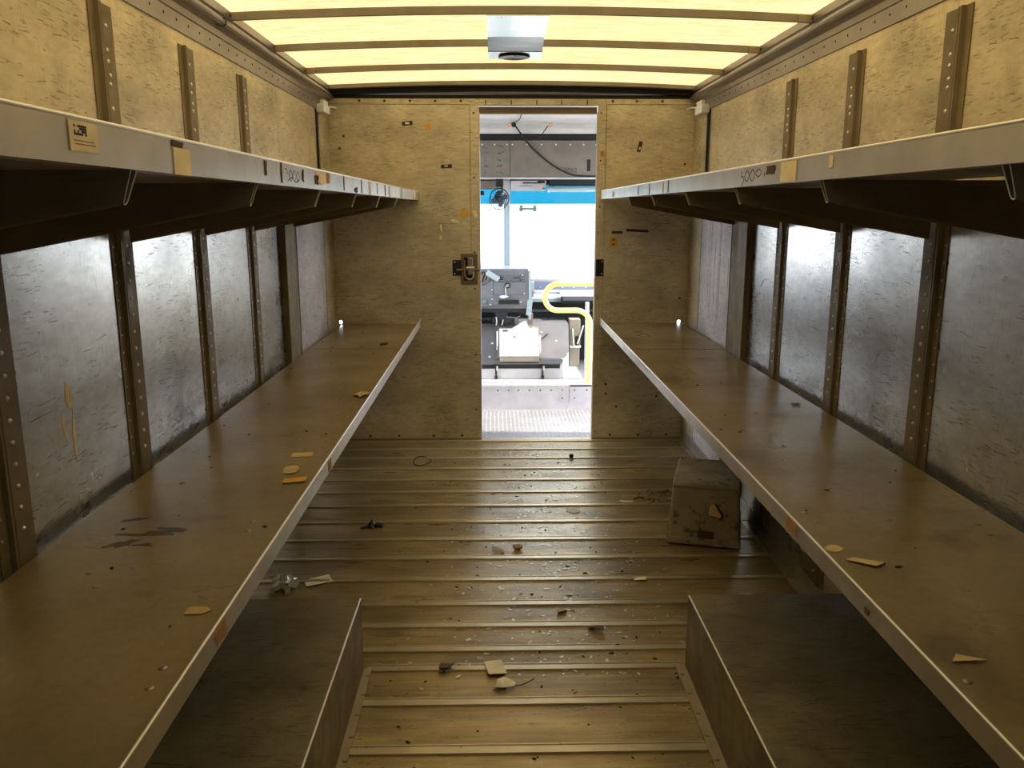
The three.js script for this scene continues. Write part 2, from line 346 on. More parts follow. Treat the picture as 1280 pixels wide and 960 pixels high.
  const flange = [[0.0005, 1.975], [0.006, 1.976], [0.006, 2.028]], cove = [[0.006, 2.028], [0.010, 2.031], [0.011, 2.052], [0.022, 2.060]];
  const bead = [[0.022, 2.060], [0.034, 2.063], [0.041, 2.070], [0.042, 2.078], [0.037, 2.085], [0.027, 2.088]], upper = [[0.024, 2.088], [0.022, 2.100], [0.030, 2.104], [0.031, 2.131]];
  for (const [n, l] of [['rivet_flange', flange], ['cove', cove], ['round_bead', bead], ['top_edge', upper]]) {
    const m = part(t, n, sweep(railOutline(l), 'z', 0.02, 5.66), M.rail_metal);
    if (n === 'rivet_flange') { const rv = []; for (let z = 0.15; z < 5.4; z += 0.102) rv.push(rivet(X(0.006), 2.006, z, -s, 0, 0, 0.0045, 0.5)); stuff(part(m, 'rivet_row', rv, M.dark_rivet)); }
    if (n === 'top_edge') { const rv = []; for (let z = 0.69; z < 5.4; z += 0.605) rv.push(rivet(X(0.031), 2.118, z - 0.02, -s, 0, 0, 0.006, 0.6), rivet(X(0.031), 2.118, z + 0.02, -s, 0, 0, 0.006, 0.6)); stuff(part(m, 'screw_row', rv, M.dark_rivet)); }
    if (n === 'round_bead') part(m, 'wire_hook', tube(s < 0 ? [[X(0.034), 2.09, 2.02], [X(0.043), 2.082, 2.02], [X(0.044), 2.07, 2.02], [X(0.036), 2.06, 2.03], [X(0.024), 2.058, 2.07]] : [[X(0.034), 2.09, 2.62], [X(0.043), 2.082, 2.62], [X(0.044), 2.07, 2.62]], 0.0022, 20, 6), M.ink);
  }
  part(t, 'corner_clip', [rb(X(0.05), X(0.004), 1.955, 2.0, 0.20, 0.36, 0.006), rb(X(0.03), X(0.004), 1.99, 2.035, 0.14, 0.26, 0.006), rb(X(0.075), X(0.04), 1.995, 2.003, 0.10, 0.2, 0.003)], M.white_plastic, 'white plastic end clip of the rail');
}
// rear roller door (behind the photographer)
{
  const w = structure('wall_rear');
  for (let y = 0.0; y < 2.1; y += 0.21) part(w, 'slat', rb(-1.09, 1.09, y + 0.002, Math.min(y + 0.208, 2.15), 5.70, 5.74, 0.006), M.wall_sheet);
}

// ---------------------------------------------------------------- roof
{
  const c = structure('ceiling');
  const arc = (x, y0, sag) => y0 + sag * (1 - (x / 1.06) ** 2);
  const xs = Array.from({ length: 25 }, (_, i) => -1.1 + 2.2 * i / 24);
  const pos = [], idx = [];
  for (const x of xs) for (const z of [-0.02, 4.32]) pos.push(x, arc(x, 2.133, 0.026), z);
  for (let i = 0; i < xs.length - 1; i++) { const a = i * 2; idx.push(a, a + 2, a + 1, a + 2, a + 3, a + 1); }
  const g = new THREE.BufferGeometry(); g.setAttribute('position', new THREE.Float32BufferAttribute(pos, 3)); g.setIndex(idx); g.computeVertexNormals();
  const uv = []; for (let i = 0; i < pos.length; i += 3) uv.push(pos[i], pos[i + 2]);
  g.setAttribute('uv', new THREE.Float32BufferAttribute(uv, 2));
  const m = finish(new THREE.Mesh(g, M.roof_skin)); m.name = 'roof_panel'; c.add(m);
  // the roof over the rear door end is plain sheet metal
  part(c, 'rear_roof_sheet', sweep([...xs.map((x) => [x, arc(x, 2.133, 0.026)]), ...xs.slice().reverse().map((x) => [x, arc(x, 2.137, 0.026)])], 'z', 4.32, 5.72), M.bow_metal);
  const bowAt = (z, zz, lift = 0, h = 0.03) => { // arched C-section
    const o = []; for (let i = 0; i <= 20; i++) { const x = -1.055 + 2.11 * i / 20; o.push([x, arc(x, 2.101 + lift, 0.026)]); }
    for (let i = 20; i >= 0; i--) { const x = -1.055 + 2.11 * i / 20; o.push([x, arc(x, 2.101 + lift + h, 0.026)]); }
    return sweep(o, 'z', z, zz);
  };
  for (const z of [0.69, 1.295, 1.905, 2.51, 3.115, 3.72, 4.33, 4.94, 5.5]) {
    const b = part(c, 'roof_bow', bowAt(z - 0.0015, z + 0.0015), M.bow_metal);
    part(b, 'bow_flange', [bowAt(z - 0.028, z - 0.0015, 0.0275, 0.002), bowAt(z, z + 0.014, 0, 0.002)], M.bow_metal);
    part(b, 'end_tab', [rb(-1.062, -1.0, 2.104, 2.13, z + 0.002, z + 0.008, 0.002), rb(1.0, 1.062, 2.104, 2.13, z + 0.002, z + 0.008, 0.002)], M.strip_metal);
  }
  part(c, 'header_bow', bowAt(0.03, 0.09, 0.012, 0.022), M.bow_metal);
  part(c, 'black_seal', [bowAt(-0.004, 0.03, -0.016, 0.046), bx(-1.07, 1.07, 2.07, 2.09, -0.004, 0.004)], M.black_rubber);
}
// lamp plate hung from the roof bows
{
  const t = thing('dome_lamp_plate', 'shiny sheet metal plate with a black round dome lamp between the roof bows', 'ceiling lamp', [-0.018, 2.075, 1.6]);
  const line = [[1.915, 2.123], [1.66, 2.119], [1.58, 2.115], [1.52, 2.107], [1.47, 2.095], [1.44, 2.086], [1.435, 2.083], [1.26, 2.083]];
  const pl = part(t, 'plate', sweep(sheet(line.slice().reverse(), -0.002), 'x', -0.132, 0.096), M.plate_metal);
  part(pl, 'screw', rivet(-0.078, 2.1225, 1.895, 0, -1, 0, 0.005, 0.5), M.dark_rivet);
  part(pl, 'screw', rivet(0.046, 2.1225, 1.895, 0, -1, 0, 0.005, 0.5), M.dark_rivet);
  const ring = new THREE.LatheGeometry([[0, -0.004], [0.045, -0.006], [0.058, -0.011], [0.066, -0.009], [0.068, 0], [0, 0]].map(([x, y]) => new THREE.Vector2(x, y)), 32);
  part(t, 'lamp_housing', at(ring, -0.02, 2.083, 1.345), M.black_plastic);
  part(t, 'lamp_centre', rivet(-0.015, 2.0785, 1.345, 0, -1, 0, 0.007, 0.5), M.rivet_metal);
}

// ---------------------------------------------------------------- partition with doorway
{
  const w = structure('wall_front');
  const DL = -0.199, DR = 0.505;
  const holed = (x0, x1, y0, y1, z0, z1, hx, hy, r = 0.012) => { // a sheet with a small corner hole that daylight shows through
    const sh = new THREE.Shape([[x0, y0], [x1, y0], [x1, y1], [x0, y1]].map(([a, b]) => new THREE.Vector2(a, b)));
    const h = new THREE.Path(); h.absarc(hx, hy, r, 0, Math.PI * 2, true); sh.holes.push(h);
    const g = new THREE.ExtrudeGeometry(sh, { depth: z1 - z0, bevelEnabled: false, curveSegments: 10 }); g.translate(0, 0, z0); return g;
  };
  const HL = [-1.058, 0.757], HR = [1.032, 0.753];
  part(w, 'panel', holed(-1.074, -0.253, 0.012, 2.037, -0.003, 0, ...HL), M.partition_sheet);
  part(w, 'panel', holed(0.556, 1.074, 0.465, 2.037, -0.003, 0, ...HR), M.partition_sheet);
  part(w, 'kick_panel', bx(0.523, 1.074, 0.012, 0.462, -0.003, 0.003), M.partition_sheet);
  part(w, 'core', [holed(-1.12, DL - 0.006, 0, 2.075, -0.045, -0.012, ...HL, 0.02), holed(DR + 0.006, 1.12, 0, 2.075, -0.045, -0.012, ...HR, 0.02), bx(DL - 0.006, DR + 0.006, 2.034, 2.075, -0.045, -0.012)], M.partition_sheet);
  part(w, 'side_strip', bx(-1.13, -1.075, 0.0, 2.05, -0.003, 0.001), M.partition_sheet);
  part(w, 'side_strip', bx(1.075, 1.13, 0.0, 2.05, -0.003, 0.001), M.partition_sheet);
  const hd = part(w, 'header_strip', [bx(-1.074, DL - 0.05, 2.04, 2.078, -0.003, 0.003), bx(DL - 0.05, DR + 0.05, 2.034, 2.078, -0.003, 0.003), bx(DR + 0.05, 1.074, 2.04, 2.078, -0.003, 0.003)], M.partition_sheet);
  const rv = []; for (const x of [-0.895, -0.748, -0.599, -0.452, -0.302, 0.59, 0.732, 0.883]) rv.push(rivet(x, 2.057, 0.003, 0, 0, 1, 0.008, 0.5));
  stuff(part(hd, 'rivet_row', rv, M.dark_rivet));
  for (const x of [-0.157, -0.007, 0.143, 0.289, 0.44]) part(hd, 'slot', bx(x - 0.003, x + 0.003, 2.037, 2.062, 0.003, 0.0042), M.debris_dark);
  const jl = part(w, 'jamb_strip', [bx(DL - 0.051, DL, 0.012, 2.034, -0.003, 0.0015)], M.partition_sheet);
  stuff(part(jl, 'screw_row', [1.99, 1.62, 1.18, 0.96, 0.55, 0.2].map((y) => rivet(DL - 0.03, y, 0.0015, 0, 0, 1, 0.006, 0.5)), M.dark_rivet));
  const jr = part(w, 'jamb_strip', [bx(DR, DR + 0.048, 0.012, 2.034, -0.003, 0.0015)], M.partition_sheet);
  stuff(part(jr, 'screw_row', [1.99, 1.72, 1.45, 0.9, 0.35, 0.05].map((y) => rivet(DR + 0.02, y, 0.0015, 0, 0, 1, 0.005, 0.5)), M.dark_rivet));
  part(w, 'door_track', [bx(DL, DR, 1.995, 2.03, -0.075, -0.056), bx(DL, DR, 1.99, 1.996, -0.08, -0.05)], M.strip_metal);
  part(w, 'door_edge_trim', [rb(DL - 0.004, DL + 0.006, 0.0, 1.995, -0.05, -0.004, 0.002)], M.lip_metal);
  part(w, 'door_edge_trim', [rb(DR - 0.002, DR + 0.006, 0.0, 1.995, -0.05, -0.004, 0.002)], M.strip_metal);
  part(w, 'floor_rail', bx(-1.07, DL, 0.0, 0.014, -0.003, 0.006), M.strip_metal);
  part(w, 'floor_rail', bx(DR, 1.07, 0.0, 0.014, -0.003, 0.006), M.strip_metal);
  stuff(part(w, 'bolt_row', [[-1.02, 1.79], [-0.995, 1.86], [0.586, 0.36], [0.587, 0.298], [0.655, 0.215], [0.907, 0.281], [1.03, 0.9], [1.03, 1.7], [1.03, 1.55], [-0.9, 0.03], [-0.72, 0.03], [-0.5, 0.03], [-0.32, 0.03], [0.62, 0.03], [0.8, 0.03], [0.98, 0.03]].map(([x, y]) => rivet(x, y, y < 0.46 && x > 0.5 ? 0.003 : 0.0, 0, 0, 1, 0.008, 0.5)), M.dark_rivet));
  // remains of labels on the sheet
  const st = (x, y, ww, hh, rot, mat, label, jag = 0) => {
    const s = new THREE.Shape((jag ? torn(ww, hh, jag) : [[-ww / 2, -hh / 2], [ww / 2, -hh / 2], [ww / 2, hh / 2], [-ww / 2, hh / 2]]).map(([a, b]) => new THREE.Vector2(a, b)));
    return part(w, 'sticker', at(new THREE.ExtrudeGeometry(s, { depth: 0.0012, bevelEnabled: false }), x, y, 0.0005, 0, 0, rot), mat, label);
  };
  seed = 900;
  const d1 = st(-0.618, 1.931, 0.062, 0.024, 0.12, M.brown_label, 'dark brown label strip torn in the middle');
  part(d1, 'torn_spot', at(bx(-0.012, 0.012, -0.005, 0.005, 0, 0.0006), -0.618, 1.932, 0.0018), M.paper);
  st(-0.497, 1.912, 0.042, 0.04, 0.3, M.yellow_label, 'torn yellow label', 0.35);
  const d2 = st(-0.392, 1.686, 0.066, 0.022, 0.06, M.brown_label, 'dark brown label strip');
  part(d2, 'torn_spot', at(bx(-0.010, 0.010, -0.003, 0.003, 0, 0.0006), -0.394, 1.688, 0.0018), M.paper);
  st(-0.289, 1.411, 0.05, 0.045, 0, M.yellow_label, 'square yellow label', 0.12);
  st(-0.226, 1.41, 0.022, 0.05, 0.4, M.tan_label, 'narrow tan label', 0.1);
  st(-0.345, 1.368, 0.062, 0.022, -0.3, M.tan_label, 'torn tan label', 0.45);
  st(-0.43, 1.33, 0.014, 0.05, 0.1, M.tan_label, null, 0.4); st(-0.433, 1.27, 0.02, 0.03, 0.1, M.tan_label, null, 0.4);
  st(0.757, 1.80, 0.022, 0.062, -0.25, M.brown_label, 'dark upright label strip'); st(0.757, 1.79, 0.009, 0.016, -0.2, M.paper);
  st(0.635, 1.299, 0.066, 0.014, 0, M.brown_label, 'short dark label strip'); st(0.757, 1.309, 0.135, 0.016, -0.05, M.brown_label, 'long dark label strip');
  const yl = st(0.613, 1.24, 0.046, 0.06, 0, M.yellow_label, 'yellow label with two dark spots', 0.12);
  for (const y of [1.255, 1.228]) part(yl, 'dark_spot', at(bx(-0.008, 0.008, -0.004, 0.004, 0, 0.0005), 0.613, y, 0.0018), M.ink);
  st(0.535, 1.76, 0.03, 0.04, 0.2, M.orange_label, null, 0.3);
}
// latch and strike of the doorway
{
  const t = thing('door_latch', 'chrome pull latch on a worn plate beside the open doorway', 'latch', [-0.27, 0.985, 0.0]);
  part(t, 'back_plate', rb(-0.315, -0.212, 0.985, 1.172, 0.0016, 0.006, 0.012), M.latch_plate);
  part(t, 'black_plate', rb(-0.365, -0.31, 1.04, 1.136, 0.0016, 0.008, 0.003), M.black_plastic);
  part(t, 'screw', rivet(-0.352, 1.124, 0.008, 0, 0, 1, 0.005), M.rivet_metal); part(t, 'screw', rivet(-0.352, 1.052, 0.008, 0, 0, 1, 0.005), M.rivet_metal);
  part(t, 'recess', rb(-0.296, -0.236, 1.01, 1.15, 0.006, 0.008, 0.006), M.debris_dark);
  const h = part(t, 'handle', [rb(-0.272, -0.240, 1.045, 1.15, 0.008, 0.02, 0.005), tube([[-0.292, 1.135, 0.012], [-0.292, 1.06, 0.016], [-0.284, 1.028, 0.018], [-0.262, 1.018, 0.018], [-0.243, 1.028, 0.016], [-0.24, 1.07, 0.014]], 0.006, 30, 8)], M.latch_metal);
  part(h, 'pin', at(cyl(0.006, 0.05, 10), -0.256, 1.09, 0.024, 0, 0, Math.PI / 2), M.rivet_metal);
  part(t, 'bolt', at(cyl(0.008, 0.14, 10), -0.27, 1.075, 0.012, 0, 0, Math.PI / 2), M.latch_plate);
  const k = thing('strike_plate', 'black strike plate screwed to the edge of the doorway', 'latch plate', [0.535, 1.035, 0.0]);
  part(k, 'plate', rb(0.508, 0.556, 1.035, 1.138, 0.0016, 0.008, 0.003), M.black_plastic);
  part(k, 'screw', rivet(0.545, 1.125, 0.008, 0, 0, 1, 0.005), M.rivet_metal); part(k, 'screw', rivet(0.545, 1.05, 0.008, 0, 0, 1, 0.005), M.rivet_metal);
}

// ---------------------------------------------------------------- shelves
function lowerShelf(s, z0, z1, label) {
  const lipX = s < 0 ? -0.562 : 0.542, back = s * 1.048;
  const t = thing('storage_shelf', label, 'shelf', [(lipX + back) / 2, 0.735, (z0 + z1) / 2], s < 0 ? undefined : undefined);
  part(t, 'deck', bx(lipX - s * -0.004, back, 0.741, 0.745, z0, z1), M.deck);
  const o = sheet([[lipX - s * -0.02, 0.736], [lipX, 0.736], [lipX, 0.776]], s < 0 ? 0.0025 : -0.0025);
  const lip = part(t, 'front_lip', sweep(o, 'z', z0, z1), M.lip_metal);
  part(lip, 'top_edge', at(cyl(0.0028, z1 - z0 - 0.002, 8), lipX + s * 0.0012, 0.777, (z0 + z1) / 2, Math.PI / 2), M.edge_metal);
  part(t, 'back_rail', sweep(sheet([[back, 0.70], [back, 0.7405], [back - s * 0.03, 0.7405]], s < 0 ? 0.002 : -0.002), 'z', z0 + 0.005, z1 - 0.005), M.under_metal);
  return { t, lip, lipX };
}
const LL1 = lowerShelf(-1, 0.004, 0.93, 'short lower shelf section against the partition on the door latch side');
const LL2 = lowerShelf(-1, 0.937, 5.6, 'long dusty tan lower shelf with yellow stickers lying near its lip');
const LR1 = lowerShelf(1, 0.004, 0.98, 'short lower shelf section against the partition on the strike plate side');
const LR2 = lowerShelf(1, 0.99, 5.6, 'long dusty tan lower shelf above the old tan storage case');
// bolt heads in the decks
for (const [o, pts] of [[LL2, [[-0.624, 3.949], [-0.622, 4.005], [-0.66, 3.33], [-0.655, 3.385], [-0.92, 3.05], [-0.9, 3.6], [-0.86, 3.66]]], [LR2, [[0.792, 3.35], [0.796, 3.399], [0.602, 4.013], [0.615, 3.30], [0.62, 3.36], [0.98, 3.38], [0.97, 3.44]]]])
  for (const [x, z] of pts) part(o.t, 'bolt_head', rivet(x, 0.745, z, 0, 1, 0, 0.0075, 0.4), M.latch_metal);
// stains and rust marks of the lower lips
const lipTag = (o, z, y, wz, hy, mat, label, jag = 0.2, name = 'sticker') => {
  if (o.lipX === -0.56) { z = 5.138 - (5.138 - z) * 0.966; y -= 0.005; }
  const s = new THREE.Shape((jag ? torn(wz, hy, jag) : [[-wz / 2, -hy / 2], [wz / 2, -hy / 2], [wz / 2, hy / 2], [-wz / 2, hy / 2]]).map(([a, b]) => new THREE.Vector2(a, b)));
  const g = new THREE.ExtrudeGeometry(s, { depth: 0.0012, bevelEnabled: false });
  g.rotateY(o.lipX < 0 ? Math.PI / 2 : -Math.PI / 2); g.translate(o.lipX - Math.sign(o.lipX) * 0.0003 + (o.out ?? 0), y, z);
  return part(o.lip, name, g, mat, label);
};
seed = 1500;
lipTag(LL2, 2.93, 0.754, 0.05, 0.03, M.orange_label, 'orange sticker remnant', 0.3);
lipTag(LL2, 3.86, 0.756, 0.06, 0.03, M.orange_label, 'orange sticker remnant', 0.3);
lipTag(LR2, 3.42, 0.760, 0.07, 0.028, M.orange_label, 'orange torn sticker', 0.25);
lipTag(LR2, 3.80, 0.752, 0.02, 0.012, M.leaf_dry, null, 0.3);

function upperShelf(s, z0, z1, label) {
  const lipX = s < 0 ? -0.56 : 0.53, back = s * 1.045, dy = s < 0 ? -0.006 : 0;
  const t = thing('storage_shelf', label, 'shelf', [(lipX + back) / 2, 1.495, (z0 + z1) / 2]);
  part(t, 'deck', bx(lipX + s * 0.004, back, 1.512 + dy, 1.515 + dy, z0, z1), M.deck);
  const o = sheet([[lipX + s * 0.03, 1.496 + dy], [lipX, 1.496 + dy], [lipX, 1.544 + dy]], s < 0 ? 0.0025 : -0.0025);
  const lip = part(t, 'front_lip', sweep(o, 'z', z0, z1), M.lip_metal);
  part(lip, 'top_edge', at(cyl(0.0028, z1 - z0 - 0.002, 8), lipX + s * 0.0012, 1.5452 + dy, (z0 + z1) / 2, Math.PI / 2), M.edge_metal);
  return { t, lip, lipX };
}
const UL1 = upperShelf(-1, 0.004, 0.745, 'short upper shelf section against the partition near the yellow stickers');
const UL2 = upperShelf(-1, 0.752, 5.6, 'long upper shelf with a printed code label on its front lip');
const UR1 = upperShelf(1, 0.02, 0.92, 'short upper shelf section ending at the edge of the doorway');
const UR2 = upperShelf(1, 0.928, 5.6, 'long upper shelf with handwritten 5000 on its front lip');
// labels on the upper lips
{
  const lb = lipTag(UL2, 4.135, 1.524, 0.066, 0.032, M.tan_label, 'cream label with a small printed code', 0);
  const x = UL2.lipX + 0.0013;
  seed = 77;
  const dots = []; for (let i = 0; i < 7; i++) for (let j = 0; j < 4; j++) if (rnd() < 0.62) dots.push(bx(x, x + 0.0004, 1.520 + j * 0.0028, 1.5226 + j * 0.0028, 4.192 - i * 0.0042, 4.1885 - i * 0.0042));
  part(lb, 'printed_code', dots, M.ink);
  part(lb, 'printed_line', [bx(x, x + 0.0004, 1.514, 1.5148, 4.194, 4.147), bx(x, x + 0.0004, 1.5105, 1.5112, 4.192, 4.144)], M.cardboard);
  lipTag(UL2, 3.83, 1.513, 0.066, 0.037, M.tan_label, 'blank tan paper label', 0);
  lipTag(UL2, 3.845, 1.537, 0.05, 0.010, M.cardboard, 'torn brown upper edge of a removed label', 0.3);
  lipTag(UL2, 3.36, 1.524, 0.02, 0.034, M.cardboard, 'brown glue streak', 0.5);
  lipTag(UL2, 3.02, 1.523, 0.02, 0.03, M.cardboard, null, 0.5);
  lipTag(UL2, 2.80, 1.524, 0.13, 0.034, M.tan_label, 'crumpled tan label remnant', 0.35);
  lipTag(UL2, 2.86, 1.518, 0.06, 0.03, M.cardboard, null, 0.5); lipTag(UL2, 2.70, 1.527, 0.05, 0.03, M.orange_label, null, 0.4);
  lipTag(UL2, 2.22, 1.505, 0.08, 0.02, M.ink, null, 0.5);
  for (const z of [1.9, 1.30, 0.85]) lipTag(UL2, z, 1.518, 0.05, 0.044, M.white_paper, null, 0.06);
  for (const z of [1.45, 0.80]) lipTag(UL2, z, 1.52, 0.02, 0.046, M.ink, null, 0.1);
  lipTag(UL1, 0.25, 1.52, 0.03, 0.04, M.white_paper, null, 0.1); lipTag(UL1, 0.1, 1.52, 0.06, 0.035, M.tan_label, null, 0.1);
  for (const z of [3.23, 2.45, 2.1, 1.7]) lipTag(UL2, z, 1.521, 0.01, 0.044, M.leaf_dry, null, 0.15);
  lipTag(UR2, 3.285, 1.520, 0.10, 0.043, M.tan_label, 'blank tan paper label', 0.04);
  lipTag(UR2, 3.165, 1.528, 0.07, 0.022, M.cardboard, 'torn brown label corner', 0.4);
  lipTag(UR2, 3.52, 1.528, 0.02, 0.028, M.tan_label, null, 0.3);
  lipTag(UR2, 1.9, 1.52, 0.02, 0.044, M.tan_label, null, 0.1); lipTag(UR2, 1.62, 1.52, 0.012, 0.044, M.ink, null, 0.2);
  lipTag(UR1, 0.55, 1.515, 0.08, 0.034, M.pink_paper, 'faded pink label', 0.3);
  lipTag(UR2, 2.0, 1.52, 0.008, 0.044, M.leaf_dry, null, 0.1); lipTag(UR2, 1.35, 1.52, 0.01, 0.04, M.leaf_dry, null, 0.1);
  // handwriting: strokes given as [along the lip, height] in metres; +z is towards the camera, the text reads away-to-near on this lip
  const write = (o, z, y, sc, dirZ, lines, r = 0.0014) => part(o.lip, 'handwriting', lines.map((l) => { const g = tube(l.map(([a, b]) => [o.lipX - Math.sign(o.lipX) * 0.0003, y + b * sc, z + dirZ * a * sc]), r, 18, 5); const m = new THREE.Matrix4().makeTranslation(o.lipX, 0, 0).multiply(new THREE.Matrix4().makeScale(0.35, 1, 1)).multiply(new THREE.Matrix4().makeTranslation(-o.lipX, 0, 0)); return g.applyMatrix4(m); }), M.ink, 'black handwriting');
  const O = (cx, w = 0.8, y0 = 0, y1 = 1.6) => [[cx, y1], [cx - w / 2, (y0 + y1) / 2], [cx, y0], [cx + w / 2, (y0 + y1) / 2], [cx + 0.06, y1]];
  write(UR2, 2.925, 1.508, 0.017, 2.3, [[[0.0, 1.65], [0.15, 0.7], [0.5, 0.85], [0.65, 0.4], [0.5, -0.2], [0.2, -0.5]], O(1.35, 1.0), O(2.5, 1.0), O(3.75, 1.1, 0.5, 1.6), [[4.9, 0.5], [4.95, 0.9], [5.1, 0.7]]]);
  write(UL2, 3.265, 1.502, 0.015, -2.6, [[[0, 1.6], [0.5, 1.5], [0.7, 0.9]], O(1.4, 0.8), O(2.3, 0.8), O(3.2, 0.8), [[0.6, -0.1], [1.6, 0.5], [2.6, -0.1], [3.4, 0.4]]], 0.0011);
}
// folded brackets that carry the upper shelves: parts of the shelf they are fixed to
std('bracket', { map: grimeColor, color: 0x8a7c64, roughness: 0.6, metalness: 0.4, side: THREE.DoubleSide });
for (const s of [-1, 1]) {
  const lipX = s < 0 ? -0.56 : 0.53;
  for (const z of s < 0 ? [1.12, 1.72, 2.30, 2.88, 3.475, 4.035, 4.66] : [1.04, 1.65, 2.27, 2.865, 3.465, 4.07, 4.68]) {
    // hairpin section (in z, y), lofted: 4 cm deep at the lip and 12 cm deep at the wall; its end is cut on a slant
    const line = (d) => { const l = [[0.009, 0]]; l.push([0.0055, -d + 0.006]); for (let k = 0; k <= 6; k++) { const a = Math.PI * k / 6; l.push([0.0055 * Math.cos(a), -d + 0.006 - 0.006 * Math.sin(a)]); } l.push([-0.008, 0]); return l; };
    const top = s < 0 ? 1.4895 : 1.4955, x0 = lipX + s * 0.004, x1 = s * 1.066, A = sheet(line(0.043), -0.0016), B = sheet(line(0.136), -0.0016), n = A.length;
    const slant = (b) => x0 + s * (-b) * 0.36;
    const pos = [], idx = [];
    for (const [a, b] of A) pos.push(slant(b), top + b, z + a);
    for (const [a, b] of B) pos.push(x1, top + b, z + a);
    for (let k = 0; k < n; k++) { const k2 = (k + 1) % n; idx.push(k, k2, n + k, k2, n + k2, n + k); }
    const h = n / 2; for (let k = 0; k < h - 1; k++) for (const o of [0, n]) idx.push(o + k, o + n - 1 - k, o + k + 1, o + k + 1, o + n - 1 - k, o + n - 2 - k);
    let g = new THREE.BufferGeometry(); g.setAttribute('position', new THREE.Float32BufferAttribute(pos, 3)); g.setIndex(idx); g = g.toNonIndexed(); g.computeVertexNormals();
    const br = part((s < 0 ? UL2 : UR2).t, 'bracket', g, M.bracket);
    const e = A.slice(0, n / 2).map(([a, b]) => [slant(b) - s * 0.0008, top + b, z + a]);
    part(br, 'end_fold', new THREE.TubeGeometry(new THREE.CatmullRomCurve3(e.map((p) => V(...p)), false, 'catmullrom', 0.1), 40, 0.0009, 5), M.edge_metal);
  }
}

// ---------------------------------------------------------------- wheel boxes
for (const s of [-1, 1]) {
  const xi = s < 0 ? -0.53 : 0.498, xo = s * 1.05, z0 = 2.705, z1 = 4.44;
  const t = thing('wheel_box', s < 0 ? 'sheet metal wheel box beside the crumpled clear plastic and paper slip' : 'sheet metal wheel box in front of the old storage case', 'wheel box', [(xi + xo) / 2, 0, (z0 + z1) / 2]);
  part(t, 'cover', [rb(xi, xo, 0.0, 0.25, z0, z1, 0.004, 2)], M.well_metal);
  part(t, 'edge_bead', at(cyl(0.003, z1 - z0 - 0.01, 8), xi - s * 0.0005 + s * 0.002, 0.2485, (z0 + z1) / 2, Math.PI / 2), M.edge_metal);
  const fx = s < 0 ? [-0.531, -0.504] : [0.466, 0.499];
  const fl = part(t, 'floor_flange', rb(fx[0], fx[1], 0.003, 0.0075, z0, z1, 0.0015), M.strip_metal);
  for (let z = s < 0 ? 2.748 : 2.762; z < 4.4; z += 0.104) part(fl, 'bolt_head', rivet((fx[0] + fx[1]) / 2 + (s < 0 ? 0.007 : -0.006), 0.0075, z, 0, 1, 0, 0.0075, 0.6), M.strip_metal);
}

// ---------------------------------------------------------------- old storage case under the shelf
{
  const t = thing('storage_case', 'old grey tan storage case with torn tape, standing on the floor under the shelf', 'case', [0.79, 0.007, 1.745]);
  t.rotation.y = -0.286;
  const W = 0.311, H = 0.278, D = 0.40; // front face at local z 0, depth towards -z
  const taper = (g) => { const p = g.attributes.position; for (let i = 0; i < p.count; i++) { const y = p.getY(i), k = 1 - 0.11 * clamp(y / H); p.setX(i, p.getX(i) * k); p.setZ(i, -D / 2 + (p.getZ(i) + D / 2) * (1 - 0.05 * clamp(y / H))); } g.computeVertexNormals(); return g; };
  const local = (parent, name, g, mat, label) => { const m = finish(new THREE.Mesh(geo(g), mat)); m.name = name; parent.add(m); if (label) m.userData.label = label; return m; };
  const b = local(t, 'body', taper(rb(-W / 2, W / 2, 0, H - 0.02, -D, 0, 0.014, 4)), M.case_board);
  local(t, 'lid', taper(rb(-W / 2 - 0.001, W / 2 + 0.001, H - 0.026, H, -D - 0.001, 0.002, 0.010, 4)), M.case_board);
  local(b, 'label', at(rb(-0.035, 0.035, -0.017, 0.017, 0, 0.002, 0.001), 0.01, 0.052, -0.0005, -0.03), M.cardboard, 'dark brown label');
  seed = 2100;
  for (const [x, y, w2, h2] of [[0.035, 0.165, 0.045, 0.06], [0.058, 0.145, 0.035, 0.03]]) {
    const s = new THREE.Shape(blob(w2, h2, 8, 0.4).map(([p, q]) => new THREE.Vector2(p, q)));
    local(b, 'tape_remnant', at(new THREE.ExtrudeGeometry(s, { depth: 0.0015, bevelEnabled: false }), x, y, -0.0045, -0.036), M.deck_sticker);
  }
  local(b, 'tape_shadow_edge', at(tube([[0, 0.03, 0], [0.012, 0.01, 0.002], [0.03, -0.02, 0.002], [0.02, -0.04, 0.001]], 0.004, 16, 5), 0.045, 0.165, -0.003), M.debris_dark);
  local(b, 'seam', at(bx(-0.001, 0.001, 0, 0.1, 0, 0.001), 0.004, 0.10, -0.0035, -0.036), M.cardboard);
  local(t, 'base_rim', taper(rb(-W / 2 - 0.003, W / 2 + 0.003, 0, 0.035, -D - 0.003, 0.003, 0.008, 3)), M.case_board);
}

